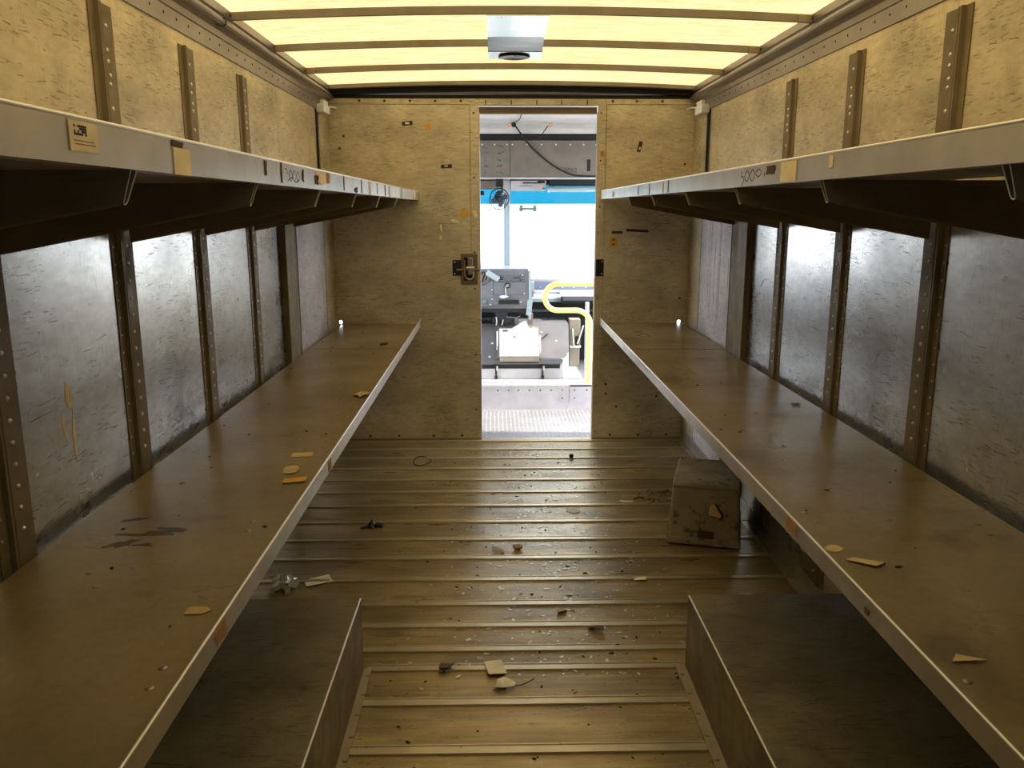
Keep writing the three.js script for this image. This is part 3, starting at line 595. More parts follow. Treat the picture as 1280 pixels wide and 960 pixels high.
// ---------------------------------------------------------------- litter on the floor and shelves
const F = 0.001; // floor level
{
  const rect = (w, h, k = 0.1) => [[-w / 2, -h / 2 * (1 - k)], [w / 2 * (1 - k), -h / 2], [w / 2, h / 2], [-w / 2 * (1 - k), h / 2 * (1 - k)]];
  const lay = (name, label, cat, pts, mat, x, y, z, rot, thick = 0.001, bend = 0.004, group) => single(name, label, cat, at(scrap(pts, thick, bend, x * 30), x, y, z, 0, rot), mat, [x, y, z], group);
  seed = 3000;
  lay('paper_slip', 'pale paper slip on the floor beside the wheel box', 'paper', rect(0.11, 0.075), M.paper, -0.811, F, 2.05, 0.5);
  lay('paper_note', 'small printed paper square on the floor between the wheel boxes', 'paper', rect(0.062, 0.085), M.paper, -0.111, F + 0.006, 2.711, 0.25);
  // crumpled clear plastic
  { seed = 3050; const g = new THREE.IcosahedronGeometry(0.05, 2), p = g.attributes.position; for (let i = 0; i < p.count; i++) { const x = p.getX(i), y = p.getY(i), z = p.getZ(i), k = 0.55 + 0.75 * hash2(Math.round(x * 4000), Math.round(y * 4000) + Math.round(z * 9000), 7); p.setXYZ(i, x * k, Math.max(y * k * 0.55, -0.017) + 0.018, z * k * 1.35); } g.computeVertexNormals(); single('plastic_wrap', 'crumpled clear plastic wrap on the floor by the wheel box', 'wrap', at(g, -0.93, F, 2.10), M.clear_film, [-0.93, F, 2.10]); }
  // black clip
  { const t = thing('black_clip', 'small black plastic clip lying on the floor planks', 'clip', [-0.684, F, 1.474]);
    part(t, 'body', at(new THREE.ConeGeometry(0.03, 0.035, 7), -0.68, F + 0.0175, 1.474), M.black_plastic);
    part(t, 'wing', [at(rb(-0.045, 0.0, 0, 0.008, -0.012, 0.012, 0.003), -0.69, F + 0.004, 1.48, 0, 0.3, 0.25), at(rb(0.0, 0.045, 0, 0.01, -0.014, 0.014, 0.003), -0.67, F + 0.006, 1.475, 0, -0.3, -0.1)], M.black_plastic); }
  single('wire_ring', 'thin dark wire loop on the floor near the partition', 'wire', tube(Array.from({ length: 14 }, (_, i) => { const a = i / 14 * Math.PI * 2; return [-0.535 + 0.05 * Math.cos(a), F + 0.004 + 0.003 * Math.sin(a * 2), 0.46 + 0.085 * Math.sin(a)]; }), 0.0028, 60, 6, true), M.ink, [-0.535, F, 0.46]);
  single('rubber_ball', 'small black round rubber stop on the floor near the doorway', 'ball', at(new THREE.SphereGeometry(0.0135, 16, 12), 0.338, F + 0.0135, 0.41), M.black_rubber, [0.338, F, 0.41]);
  lay('paper_scrap', 'pinkish torn scrap on the floor beside a pebble', 'scrap', blob(0.06, 0.04, 7, 0.3), M.pink_paper, -0.101, F, 1.773, -0.7, 0.001, 0.008, undefined);
  lay('white_disc', 'white oval paper scrap in the middle of the floor', 'scrap', blob(0.066, 0.08, 10, 0.1), M.white_paper, 0.267, F, 1.284, 0.3, 0.001, 0.0008);
  lay('paper_scrap', 'cream torn strip on the floor by the dry twig', 'scrap', blob(0.085, 0.035, 9, 0.3), M.paper, 0.547, F, 1.165, 0.1, 0.001, 0.004);
  lay('paper_scrap', 'cream scrap on the floor ahead of the wheel box', 'scrap', rect(0.055, 0.03, 0.3), M.paper, 0.462, F + 0.004, 2.069, 0.1, 0.001, 0.004);
  lay('paper_scrap', 'reddish curled scrap right in the floor middle below the pebble', 'scrap', blob(0.045, 0.03, 7, 0.4), M.pink_paper, 0.134, F, 2.325, 0.8, 0.001, 0.008);
  single('dry_twig', 'dark dry twig on the floor beside the cream torn strip', 'twig', [tube([[0.59, F + 0.003, 1.13], [0.62, F + 0.006, 1.115], [0.645, F + 0.003, 1.12]], 0.004, 16, 5), tube([[0.61, F + 0.004, 1.12], [0.62, F + 0.015, 1.10], [0.63, F + 0.018, 1.09]], 0.003, 10, 5)], M.leaf_dry, [0.61, F, 1.12]);
  { seed = 3100; const gs = []; for (let i = 0; i < 26; i++) { const a = rr(0, 6.28), x = 0.745 + rr(-0.07, 0.05), z = 1.11 + rr(-0.09, 0.09), l = rr(0.015, 0.045); gs.push(tube([[x, F + 0.002 + rr(0, 0.008), z], [x + Math.cos(a) * l * 0.5, F + 0.004 + rr(0, 0.012), z + Math.sin(a) * l * 0.5], [x + Math.cos(a + 0.5) * l, F + 0.002, z + Math.sin(a + 0.5) * l]], 0.0016, 8, 4)); }
    const m = single('straw_debris', 'tangle of dry straw on the floor against the storage case', 'debris', gs, M.leaf_dry, [0.745, F, 1.11]); m.userData.kind = 'stuff'; }
  { const t = thing('dry_leaf', 'curled pale dry leaf with its stalk on the floor below the paper square', 'leaf', [-0.079, F, 2.812]);
    part(t, 'blade', at(scrap([[-0.035, 0], [-0.02, 0.02], [0.005, 0.024], [0.03, 0.01], [0.034, 0], [0.02, -0.016], [-0.015, -0.018]], 0.0015, 0.010, 2), -0.079, F + 0.002, 2.812, 0, 0.4), M.paper);
    part(t, 'under_fold', at(scrap([[-0.03, 0], [-0.005, 0.014], [0.02, 0.006], [0.01, -0.01]], 0.0015, 0.006, 5), -0.092, F, 2.826, 0, 0.3), M.leaf_dry);
    part(t, 'stalk', tube([[-0.05, F + 0.005, 2.815], [-0.02, F + 0.004, 2.80], [0.01, F + 0.012, 2.785]], 0.0018, 12, 5), M.leaf_dry); }
  lay('dry_leaf', 'dark brown crushed leaf on the floor beside the paper square', 'leaf', blob(0.06, 0.05, 8, 0.3), M.leaf_dry, -0.27, F + 0.005, 2.703, 0.8, 0.0015, 0.012);
  lay('dry_leaf', 'reddish dry leaf on the floor ahead of the wheel box in front of the case', 'leaf', blob(0.075, 0.035, 8, 0.35), M.leaf_dry, 0.241, F, 2.458, -0.5, 0.0012, 0.008);
  { const g = new THREE.DodecahedronGeometry(0.018, 1); g.scale(1.25, 0.7, 0.9); single('pebble', 'small round pebble on the floor beside the pinkish scrap', 'pebble', at(g, -0.014, F + 0.012, 1.749), M.pink_paper, [-0.014, F, 1.749]); }
  // shelf litter
  const S = 0.7452;
  lay('sticker_strip', 'yellow printed sticker strip lying on the dusty shelf deck', 'sticker', rect(0.062, 0.04, 0.05), M.deck_sticker, -0.665, S, 2.806, 0.15, 0.0008, 0.001);
  lay('sticker_strip', 'round curled yellow sticker on the dusty shelf deck', 'sticker', blob(0.045, 0.065, 8, 0.12), M.deck_sticker, -0.663, S, 2.955, 0.1, 0.001, 0.005);
  lay('sticker_strip', 'bright yellow sticker at the lip of the dusty shelf', 'sticker', rect(0.062, 0.036, 0.1), M.yellow_label, -0.63, S, 3.046, 0.15, 0.001, 0.004);
  lay('paper_chip', 'cream pointed paper chip on the shelf deck near its lip', 'scrap', [[-0.02, -0.014], [0.012, -0.014], [0.024, 0], [0.012, 0.012], [-0.02, 0.012]], M.deck_sticker, -0.634, S, 3.762, 0, 0.001, 0.001);
  lay('dry_leaf', 'yellow dry leaf at the lip of the shelf near the partition', 'leaf', blob(0.05, 0.07, 9, 0.35), M.deck_sticker, -0.615, S, 2.03, 0.4, 0.001, 0.008);
  lay('paper_scrap', 'dark curled scrap on the short shelf section by the partition', 'scrap', blob(0.05, 0.05, 8, 0.3), M.leaf_dry, -0.69, S, 0.79, 0.2, 0.001, 0.008);
  lay('paper_chip', 'flat tan paper oval on the deck close to the shelf lip', 'scrap', blob(0.04, 0.035, 9, 0.15), M.deck_sticker, 0.60, S, 3.511, 0.2, 0.0008, 0.001);
  lay('sticker_strip', 'tan torn sticker strip on the deck beside the tan oval', 'sticker', rect(0.07, 0.03, 0.3), M.deck_sticker, 0.632, S, 3.585, -0.6, 0.001, 0.003);
  lay('sticker_strip', 'tan torn triangle sticker near the front of the shelf deck', 'sticker', [[-0.025, -0.010], [-0.008, 0.012], [0.03, -0.010]], M.deck_sticker, 0.632, S, 3.95, 0, 0.001, 0.002);
  lay('paper_chip', 'small dark crumb on the shelf deck beside the rivet rib', 'scrap', blob(0.03, 0.03, 7, 0.3), M.leaf_dry, 0.985, S, 2.197, 0, 0.001, 0.008);
  // stains of dried spill on the long deck: thin dark flakes
  std('spill', { color: 0x4a3a22, roughness: 0.5 });
  for (const [x, z, w2, h2, r] of [[-0.86, 3.40, 0.14, 0.03, 0.1], [-0.90, 3.45, 0.06, 0.03, 0.6], [-0.83, 3.37, 0.07, 0.018, -0.3], [-0.93, 3.31, 0.07, 0.02, 0.3], [-0.86, 3.46, 0.05, 0.014, 0]]) part(LL2.t, 'spill_stain', at(scrap(blob(w2, h2, 15, 0.45), 0.0004, 0, 1), x, 0.7449, z, 0, r), M.spill);
  // crumbs: uncountable
  seed = 4000;
  const crumbs = (name, n, fx, y, fz, mat, label, s0, s1) => {
    const g = name === 'worn_paint_flakes' ? new THREE.CylinderGeometry(1, 1, 0.16, 7) : new THREE.DodecahedronGeometry(1, 0), im = new THREE.InstancedMesh(g, mat, n); im.name = name; finish(im);
    for (let i = 0; i < n; i++) { const s = rr(s0, s1); im.setMatrixAt(i, new THREE.Matrix4().compose(V(fx(), y + s * 0.25, fz()), new THREE.Quaternion().setFromEuler(new THREE.Euler(0, rr(0, 6), 0)), V(s * rr(0.8, 2.4), s * 0.5, s))); }
    im.userData = { kind: 'stuff', label, category: 'crumbs' }; scene.add(im);
  };
  crumbs('floor_crumbs', 170, () => clamp(0.1 + (rnd() + rnd() - 1) * 0.75, -0.5, 0.46), 0.0005, () => rr(0.3, 3.3), M.debris_dark, 'scattered dark crumbs of dirt on the floor planks', 0.0015, 0.005);
  crumbs('pale_floor_crumbs', 110, () => clamp(0.1 + (rnd() + rnd() - 1) * 0.6, -0.5, 0.46), 0.0005, () => rr(0.2, 3.0), M.debris_pale, 'scattered pale flakes on the floor planks', 0.002, 0.006);
  crumbs('worn_paint_flakes', 1100, () => 0.12 + (rnd() + rnd() + rnd() - 1.5) * 0.42, 0.0004, () => { const z = 0.15 + 2.6 * rnd() ** 1.25; return z; }, M.flake, 'pale worn flakes trodden along the middle of the floor', 0.0015, 0.0055);
  crumbs('shelf_crumbs', 34, () => -rr(0.6, 1.03), 0.745, () => rr(0.3, 3.9), M.debris_dark, 'dark crumbs on the shelf with yellow stickers', 0.0012, 0.004);
  crumbs('deck_crumbs', 38, () => rr(0.6, 1.03), 0.745, () => rr(0.3, 3.9), M.debris_dark, 'dark crumbs on the shelf above the storage case', 0.0012, 0.004);
}

// ---------------------------------------------------------------- driver's cab
{
  const f = structure('cab_floor');
  part(f, 'tread_plate', bx(-1.08, 1.08, -0.06, -0.001, -0.815, -0.02), M.tread);
  const g = new THREE.SphereGeometry(1, 6, 4), im = new THREE.InstancedMesh(g, M.tread, 27 * 44); im.name = 'tread_bumps'; im.userData.kind = 'stuff'; finish(im);
  let k = 0;
  for (let i = 0; i < 44; i++) for (let j = 0; j < 27; j++) { const x = -0.45 + i * 0.028, z = -0.05 - j * 0.0285; im.setMatrixAt(k++, new THREE.Matrix4().compose(V(x, -0.001, z), new THREE.Quaternion().setFromEuler(new THREE.Euler(0, (i + j) % 2 ? 0.8 : -0.8, 0)), V(0.011, 0.0022, 0.0035))); }
  f.add(im);
  const r = part(f, 'step_riser', bx(-1.08, 0.43, 0, 0.186, -0.835, -0.812), M.cab_alu);
  part(f, 'step_riser', bx(0.433, 1.08, 0, 0.186, -0.835, -0.811), M.cab_alu);
  stuff(part(r, 'rivet_row', [-0.09, -0.01, 0.06, 0.14, 0.22, 0.30, 0.38, 0.47, 0.56].map((x) => rivet(x, 0.145, -0.811, 0, 0, 1, 0.006, 0.5)).concat([0.38, 0.47].map((x) => rivet(x, 0.085, -0.811, 0, 0, 1, 0.006, 0.5))), M.dark_rivet));
  part(f, 'platform', [rb(-1.08, 1.08, 0.165, 0.187, -1.9, -0.811, 0.006)], M.cab_white);
  part(f, 'front_firewall', bx(-1.08, 1.08, -0.2, 0.70, -1.93, -1.88), M.cab_dark);

  const cw = structure('cab_ceiling');
  const cl = [[-0.06, 2.064], [-1.1, 2.062], [-1.28, 2.06], [-1.36, 2.05], [-1.42, 2.03], [-1.445, 1.995]];
  part(cw, 'headliner', sweep([...cl, [-1.455, 2.0], [-1.43, 2.045], [-1.37, 2.07], [-1.28, 2.08], [-1.1, 2.085], [-0.06, 2.09]], 'x', -1.08, 1.08), M.cab_white);
  part(cw, 'roof_plate', bx(-1.12, 1.12, 2.10, 2.13, -2.0, 0.0), M.body_white);
  const wf = structure('wall_cab_front');
  const p1 = part(wf, 'bulkhead_panel', bx(-1.08, 0.009, 1.672, 1.945, -1.455, -1.44), M.cab_grey);
  const p2 = part(wf, 'bulkhead_panel', bx(0.013, 1.08, 1.672, 1.945, -1.455, -1.44), M.cab_grey);
  part(wf, 'panel_gap', bx(-1.08, 1.08, 1.67, 1.96, -1.47, -1.457), M.cab_dark);
  part(wf, 'panel_lip', rb(-1.08, 1.08, 1.660, 1.674, -1.46, -1.432, 0.003), M.cab_white);
  part(wf, 'gap_strip', bx(-1.08, 1.08, 1.94, 1.985, -1.50, -1.46), M.cab_dark);
  stuff(part(p2, 'rivet_row', [0.03, 0.14, 0.25, 0.36, 0.47, 0.57, 0.665].map((x) => rivet(x, 1.915, -1.44, 0, 0, 1, 0.006, 0.5)), M.rivet_metal));
  stuff(part(p1, 'rivet_row', [-0.3, -0.2, -0.105, -0.012].map((x) => rivet(x, 1.915, -1.44, 0, 0, 1, 0.006, 0.5)), M.rivet_metal));
  part(p2, 'slot', bx(0.598, 0.625, 1.72, 1.806, -1.4405, -1.4385), M.ink);
  // handwriting on the panels
  const S = (parent, x, y, sc, lines) => part(parent, 'handwriting', lines.map((l) => tube(l.map(([a, b]) => [x + a * sc, y + b * sc, -1.4392]), 0.0016, 14, 4)), M.ink);
  S(p2, 0.43, 1.713, 0.022, [[[0, 0.9], [0.25, 1.3], [0.25, 0]], [[0.7, 1.2], [1.4, 1.3], [1.1, 0.6], [0.9, 0]], [[2.0, 1.3], [1.9, 0.6], [1.95, 0]], [[2.5, 1.2], [2.3, 0.5], [2.6, 0], [2.95, 0.6], [2.6, 1.25]], [[3.4, 1.1], [3.9, 1.3], [4.0, 0.7], [3.4, 0], [4.3, -0.05]]]);
  seed = 5000;
  const glyph = () => { const l = []; let a = 0, b = rr(0.6, 1.2); for (let i = 0; i < 4; i++) { l.push([a, b]); a += rr(-0.3, 0.7); b = clamp(b + rr(-0.9, 0.6), 0, 1.3); } return l; };
  for (let i = 0; i < 5; i++) { S(p1, -0.187, 1.885 - i * 0.045, 0.012, [glyph(), glyph().map(([a, b]) => [a + 1.2, b])]); S(p1, -0.09 + rr(-0.01, 0.015), 1.892 - i * 0.048, 0.012, [glyph(), glyph().map(([a, b]) => [a + 1.3, b]), glyph().map(([a, b]) => [a + 2.4, b])]); }

  // windscreen wall
  const wn = structure('window_1');
  part(wn, 'glass', bx(-1.05, -0.033, 0.86, 1.64, -1.905, -1.9), M.window_glass);
  part(wn, 'glass', bx(0.018, 1.05, 0.86, 1.64, -1.905, -1.9), M.window_glass);
  part(wn, 'tint_band', bx(-1.05, -0.033, 1.475, 1.64, -1.899, -1.898), M.tint_glass, 'blue sun band of the windscreen');
  part(wn, 'tint_band', bx(0.018, 1.05, 1.475, 1.64, -1.899, -1.898), M.tint_glass, 'blue sun band of the windscreen');
  part(wn, 'centre_pillar', [rb(-0.033, 0.018, 0.84, 1.75, -1.93, -1.88, 0.006), rb(-0.02, 0.003, 0.84, 1.75, -1.88, -1.872, 0.003)], M.pale_blue);
  part(wn, 'side_pillar', bx(-1.1, -1.05, 0.7, 2.0, -1.93, -1.87), M.cab_grey); part(wn, 'side_pillar', bx(1.05, 1.1, 0.7, 2.0, -1.93, -1.87), M.cab_grey);
  part(wn, 'top_frame', bx(-1.08, 1.08, 1.63, 2.1, -1.96, -1.908), M.cab_dark);
  part(wn, 'bottom_frame', rb(-1.08, 1.08, 0.84, 0.866, -1.93, -1.86, 0.004), M.cab_white);
  part(wn, 'marking', [[[0, 0.9], [0.35, 0], [0.7, 1]], [[0, 0.2], [0.5, 0.85]], [[1.2, 1], [1.2, 0]], [[1.7, 0], [1.75, 1], [2.3, 0.9], [2.2, 0.45], [1.75, 0.4]]].map((l) => tube(l.map(([a, b]) => [0.077 + a * 0.028, 1.385 + b * 0.028, -1.897]), 0.003, 12, 4)), M.mirror_grey, 'handwritten marks on the windscreen');
  // cab side walls with door openings
  for (const s of [-1, 1]) {
    const w = structure(s < 0 ? 'wall_cab_left' : 'wall_cab_right');
    part(w, 'door_post', bx(s * 1.09, s * 1.13, -0.3, 2.1, -0.14, -0.02), M.cab_white);
    part(w, 'front_post', bx(s * 1.09, s * 1.13, -0.3, 2.1, -1.02, -0.94), M.cab_white);
    part(w, 'header', bx(s * 1.09, s * 1.13, 1.93, 2.1, -1.95, -0.02), M.cab_white);
    part(w, 'lower_panel', bx(s * 1.09, s * 1.13, -0.3, 0.9, -1.95, -1.02), M.cab_white);
    part(w, 'quarter_glass', bx(s * 1.10, s * 1.105, 0.9, 1.93, -1.9, -1.02), M.window_glass);
  }
}
// black fan on its bracket
{
  const t = thing('dash_fan', 'small black wire cage fan hanging before the windscreen', 'fan', [-0.072, 1.44, -1.35]);
  const cx = -0.072, cy = 1.512, cz = -1.35, R = 0.078, gs = [];
  const tilt = (g) => at(g, cx, cy, cz, 0.1, 0.35, 0);
  for (let i = 0; i < 20; i++) { const a = i / 20 * Math.PI * 2, c = Math.cos(a), s = Math.sin(a); gs.push(tube([[c * 0.015, s * 0.015, 0.032], [c * 0.05, s * 0.05, 0.028], [c * R, s * R, 0.004], [c * R * 0.85, s * R * 0.85, -0.02]], 0.002, 12, 4)); }
  for (const [r, z] of [[R, 0.002], [0.055, 0.026], [0.03, 0.031]]) gs.push(at(new THREE.TorusGeometry(r, 0.0018, 5, 32), 0, 0, z));
  part(t, 'cage', gs.map(tilt), M.fan_cage);
  part(t, 'ring', tilt(new THREE.TorusGeometry(R, 0.004, 6, 36)), M.fan_cage);
  part(t, 'hub', tilt(at(cyl(0.018, 0.03, 16), 0, 0, 0.01, Math.PI / 2)), M.black_plastic);
  for (let i = 0; i < 4; i++) { const s = new THREE.Shape(); s.moveTo(0.012, -0.006); s.quadraticCurveTo(0.045, -0.034, 0.066, -0.016); s.quadraticCurveTo(0.07, 0.012, 0.05, 0.02); s.quadraticCurveTo(0.03, 0.016, 0.012, 0.006); part(t, 'blade', tilt(at(new THREE.ExtrudeGeometry(s, { depth: 0.002, bevelEnabled: false }), 0, 0, 0.004, 0.3, 0, i * Math.PI / 2 + 0.4)), i === 1 ? M.black_plastic : M.fan_blade); }
  part(t, 'motor', tilt(at(cyl(0.026, 0.05, 14), 0, 0, -0.025, Math.PI / 2)), M.black_plastic);
  part(t, 'mount', [rb(-0.10, -0.04, 1.60, 1.66, -1.40, -1.36, 0.005), tube([[-0.06, 1.61, -1.385], [-0.05, 1.585, -1.38], [-0.06, 1.55, -1.385]], 0.008, 12, 6)], M.black_plastic);
}
// sun blind, white header box, mirror arm, wires and clearance lamps
{
  const b = thing('sun_blind', 'rolled grey blind above the windscreen under a dark slot', 'blind', [0.52, 1.57, -1.8]);
  part(b, 'roll', at(cyl(0.02, 0.62, 18), 0.645, 1.592, -1.80, 0, 0, Math.PI / 2), M.pale_blue);
  part(b, 'end_cap', at(cyl(0.024, 0.012, 14), 0.33, 1.592, -1.80, 0, 0, Math.PI / 2), M.rivet_metal);
  part(b, 'recess', bx(0.335, 1.0, 1.618, 1.665, -1.87, -1.80), M.cab_dark);
  const h = thing('header_box', 'white switch box above the windscreen beside the fan', 'box', [0.15, 1.58, -1.84]);
  part(h, 'body', rb(0.025, 0.312, 1.582, 1.662, -1.88, -1.82, 0.004), M.cab_white);
  part(h, 'vent_slot', [bx(0.12, 0.27, 1.638, 1.648, -1.82, -1.8185), bx(0.24, 0.30, 1.64, 1.66, -1.82, -1.818)], M.cab_dark);
  part(h, 'printed_line', [bx(0.09, 0.2, 1.618, 1.623, -1.82, -1.819), bx(0.28, 0.30, 1.595, 1.605, -1.82, -1.819)], M.dash_panel);
  const h2 = thing('header_plate', 'grey vented plate at the windscreen top behind the fan', 'box', [-0.13, 1.59, -1.84]);
  part(h2, 'body', rb(-0.30, -0.045, 1.593, 1.662, -1.87, -1.83, 0.004), M.cab_grey);
  part(h2, 'bracket', [rb(-0.045, 0.02, 1.555, 1.662, -1.87, -1.845, 0.003)], M.cab_white);
  part(h2, 'black_knob', rb(-0.26, -0.19, 1.545, 1.58, -1.82, -1.78, 0.006), M.black_plastic);
  const m = thing('mirror_bracket', 'short grey bar with two end blocks seen through the windscreen', 'bracket', [0.167, 1.42, -1.93]);
  part(m, 'bar', rb(0.105, 0.232, 1.428, 1.448, -1.95, -1.925, 0.004), M.mirror_grey);
  for (const x of [0.112, 0.224]) part(m, 'end_block', [rb(x - 0.014, x + 0.014, 1.415, 1.468, -1.955, -1.92, 0.004), rb(x - 0.02, x + 0.02, 1.425, 1.445, -1.953, -1.922, 0.004)], M.mirror_grey);
  const c = thing('cable_loom', 'black cable running from the cab ceiling down across the panel', 'cable', [0.3, 1.68, -1.42]);
  part(c, 'main_cable', tube([[0.022, 2.052, -1.24], [0.05, 2.035, -1.30], [0.085, 2.0, -1.39], [0.123, 1.955, -1.425], [0.196, 1.875, -1.428], [0.3, 1.79, -1.43], [0.392, 1.732, -1.43], [0.484, 1.693, -1.43], [0.58, 1.682, -1.43], [0.72, 1.681, -1.43]], 0.006, 60, 8), M.black_rubber);
  part(c, 'branch_wire', tube([[0.075, 2.058, -0.70], [0.072, 2.052, -0.90], [0.06, 2.05, -1.05], [0.035, 2.05, -1.18], [0.02, 2.048, -1.24]], 0.0035, 24, 6), M.black_rubber);
  part(c, 'hanging_wire', tube([[0.08, 2.0, -1.36], [0.11, 1.965, -1.36], [0.17, 1.945, -1.36], [0.23, 1.965, -1.34], [0.288, 2.035, -1.26]], 0.0035, 24, 6), M.black_rubber);
  part(c, 'tape_wrap', at(new THREE.SphereGeometry(0.018, 10, 8), 0.036, 2.042, -1.26), M.black_rubber);
  for (const [x, l] of [[0.003, 'amber lamp socket above the panel joint by the cable'], [0.305, 'amber lamp socket above the middle of the panel']]) {
    const p = thing('lamp_socket', l, 'lamp socket', [x, 2.03, -1.26]);
    part(p, 'rim', at(new THREE.TorusGeometry(0.011, 0.004, 8, 16), x, 2.038, -1.24), M.amber);
    part(p, 'core', at(cyl(0.011, 0.02, 12), x, 2.038, -1.25, Math.PI / 2), M.white_plastic);
  }
}
// dashboard
{
  const t = thing('dashboard', 'grey dashboard block with gauges and a slot beside the doorway view', 'dashboard', [-0.2, 0.66, -1.4]);
  part(t, 'housing', sweep([[-1.30, 0.685], [-1.28, 0.72], [-1.34, 0.975], [-1.36, 0.985], [-1.75, 0.985], [-1.75, 0.685]], 'x', -0.9, 0.15), M.dash_grey);
  const sl = (y) => -1.28 - (y - 0.72) * (0.06 / 0.255) + 0.001; // face of the housing at height y
  const face = (x0, x1, y0, y1, th = 0.006, r = 0.002) => { const g = rb(x0, x1, -(y1 - y0) / 2, (y1 - y0) / 2, 0, th, r); return at(g, 0, (y0 + y1) / 2, sl((y0 + y1) / 2) - 0.002, -0.231); };
  const p = part(t, 'radio_plate', face(-0.095, 0.125, 0.888, 0.94), M.dash_panel);
  part(p, 'buttons', [face(-0.07, -0.045, 0.918, 0.926, 0.009), face(-0.07, -0.045, 0.904, 0.91, 0.009), face(0.03, 0.09, 0.915, 0.922, 0.009), face(0.08, 0.1, 0.898, 0.906, 0.009)], M.ink);
  part(t, 'lower_plate', face(-0.115, 0.125, 0.79, 0.885), M.dash_grey);
  part(t, 'left_plate', face(-0.24, -0.125, 0.70, 0.895), M.dash_grey);
  const pl = part(t, 'tape_slot', face(-0.08, 0.075, 0.722, 0.75, 0.008), M.ink);
  part(pl, 'slot_lip', [face(-0.085, 0.08, 0.752, 0.758, 0.01), face(-0.085, 0.08, 0.712, 0.718, 0.01)], M.dash_panel);
  const kn = part(t, 'ignition_switch', at(new THREE.TorusGeometry(0.017, 0.006, 8, 20), -0.012, 0.862, sl(0.862) + 0.008, -0.23), M.black_plastic);
  part(kn, 'switch_core', at(cyl(0.012, 0.016, 12), -0.012, 0.862, sl(0.862) + 0.008, Math.PI / 2), M.rivet_metal);
  part(kn, 'tag_string', tube([[-0.025, 0.855, sl(0.855) + 0.014], [-0.026, 0.82, sl(0.82) + 0.014], [-0.024, 0.785, sl(0.785) + 0.014]], 0.003, 12, 5), M.white_paper);
  part(kn, 'white_tag', at(scrap(blob(0.07, 0.03, 8, 0.2), 0.003, 0.006, 4), -0.045, 0.775, sl(0.775) + 0.02, Math.PI / 2 - 0.6), M.white_paper);
  const v = part(t, 'air_vent', at(new THREE.TorusGeometry(0.05, 0.012, 10, 28), -0.205, 0.925, sl(0.925) + 0.006, -0.23), M.dash_panel);
  part(v, 'vent_core', at(cyl(0.046, 0.02, 24), -0.205, 0.925, sl(0.925) + 0.001, Math.PI / 2 - 0.23), M.ink);
  part(v, 'vent_slats', [-0.025, 0, 0.025].map((d) => at(rb(-0.0045, 0.0045, -0.035, 0.035, 0, 0.006, 0.002), -0.205 + d, 0.925, sl(0.925) + 0.01, -0.23, 0, -0.35)), M.cab_grey);
  part(t, 'pale_cover', at(rb(-0.055, 0.055, -0.022, 0.022, 0, 0.03, 0.008), -0.125, 0.93, sl(0.93) - 0.002, -0.23, 0, -0.55), M.pale_blue);
  part(t, 'small_knob', at(cyl(0.016, 0.02, 14), -0.19, 0.745, sl(0.745) + 0.012, Math.PI / 2), M.mirror_grey);
  stuff(part(t, 'screws', [[-0.13, 0.885], [-0.13, 0.83], [-0.13, 0.76], [0.115, 0.80], [0.09, 0.735], [0.105, 0.94], [-0.145, 0.72]].map(([x, y]) => rivet(x, y, sl(y) + 0.006, 0, 0.2, 1, 0.005)), M.rivet_metal));
  part(t, 'side_bracket', [sweep([[-1.29, 0.60], [-1.27, 0.68], [-1.335, 0.975], [-1.40, 0.96], [-1.36, 0.60]], 'x', 0.152, 0.17), at(rb(-0.02, 0.02, 0, 0.12, 0, 0.01, 0.003), 0.15, 0.635, -1.285, 0, 0, -0.1)], M.pale_blue);
  part(t, 'bracket_foot', rb(0.145, 0.185, 0.556, 0.65, -1.31, -1.295, 0.003), M.cab_grey);
  part(t, 'underside', bx(-0.9, 0.14, 0.655, 0.685, -1.75, -1.30), M.cab_dark);
  part(t, 'column_cover', [at(cyl(0.05, 0.2, 18), -0.06, 0.625, -1.40, 1.35), at(rb(-0.13, 0.03, 0.57, 0.62, -1.34, -1.30, 0.01), 0, 0, 0)], M.cab_dark);
  part(t, 'lever', [tube([[-0.02, 0.62, -1.30], [0.06, 0.615, -1.29], [0.085, 0.63, -1.29]], 0.006, 14, 6), rb(0.045, 0.06, 0.57, 0.62, -1.295, -1.28, 0.003)], M.dash_panel);
  part(t, 'hanging_wire', [tube([[-0.10, 0.62, -1.29], [-0.095, 0.59, -1.285], [-0.10, 0.56, -1.27]], 0.005, 14, 6), tube([[-0.045, 0.60, -1.29], [-0.05, 0.58, -1.285], [-0.055, 0.558, -1.28]], 0.004, 10, 6)], M.cab_white);
}
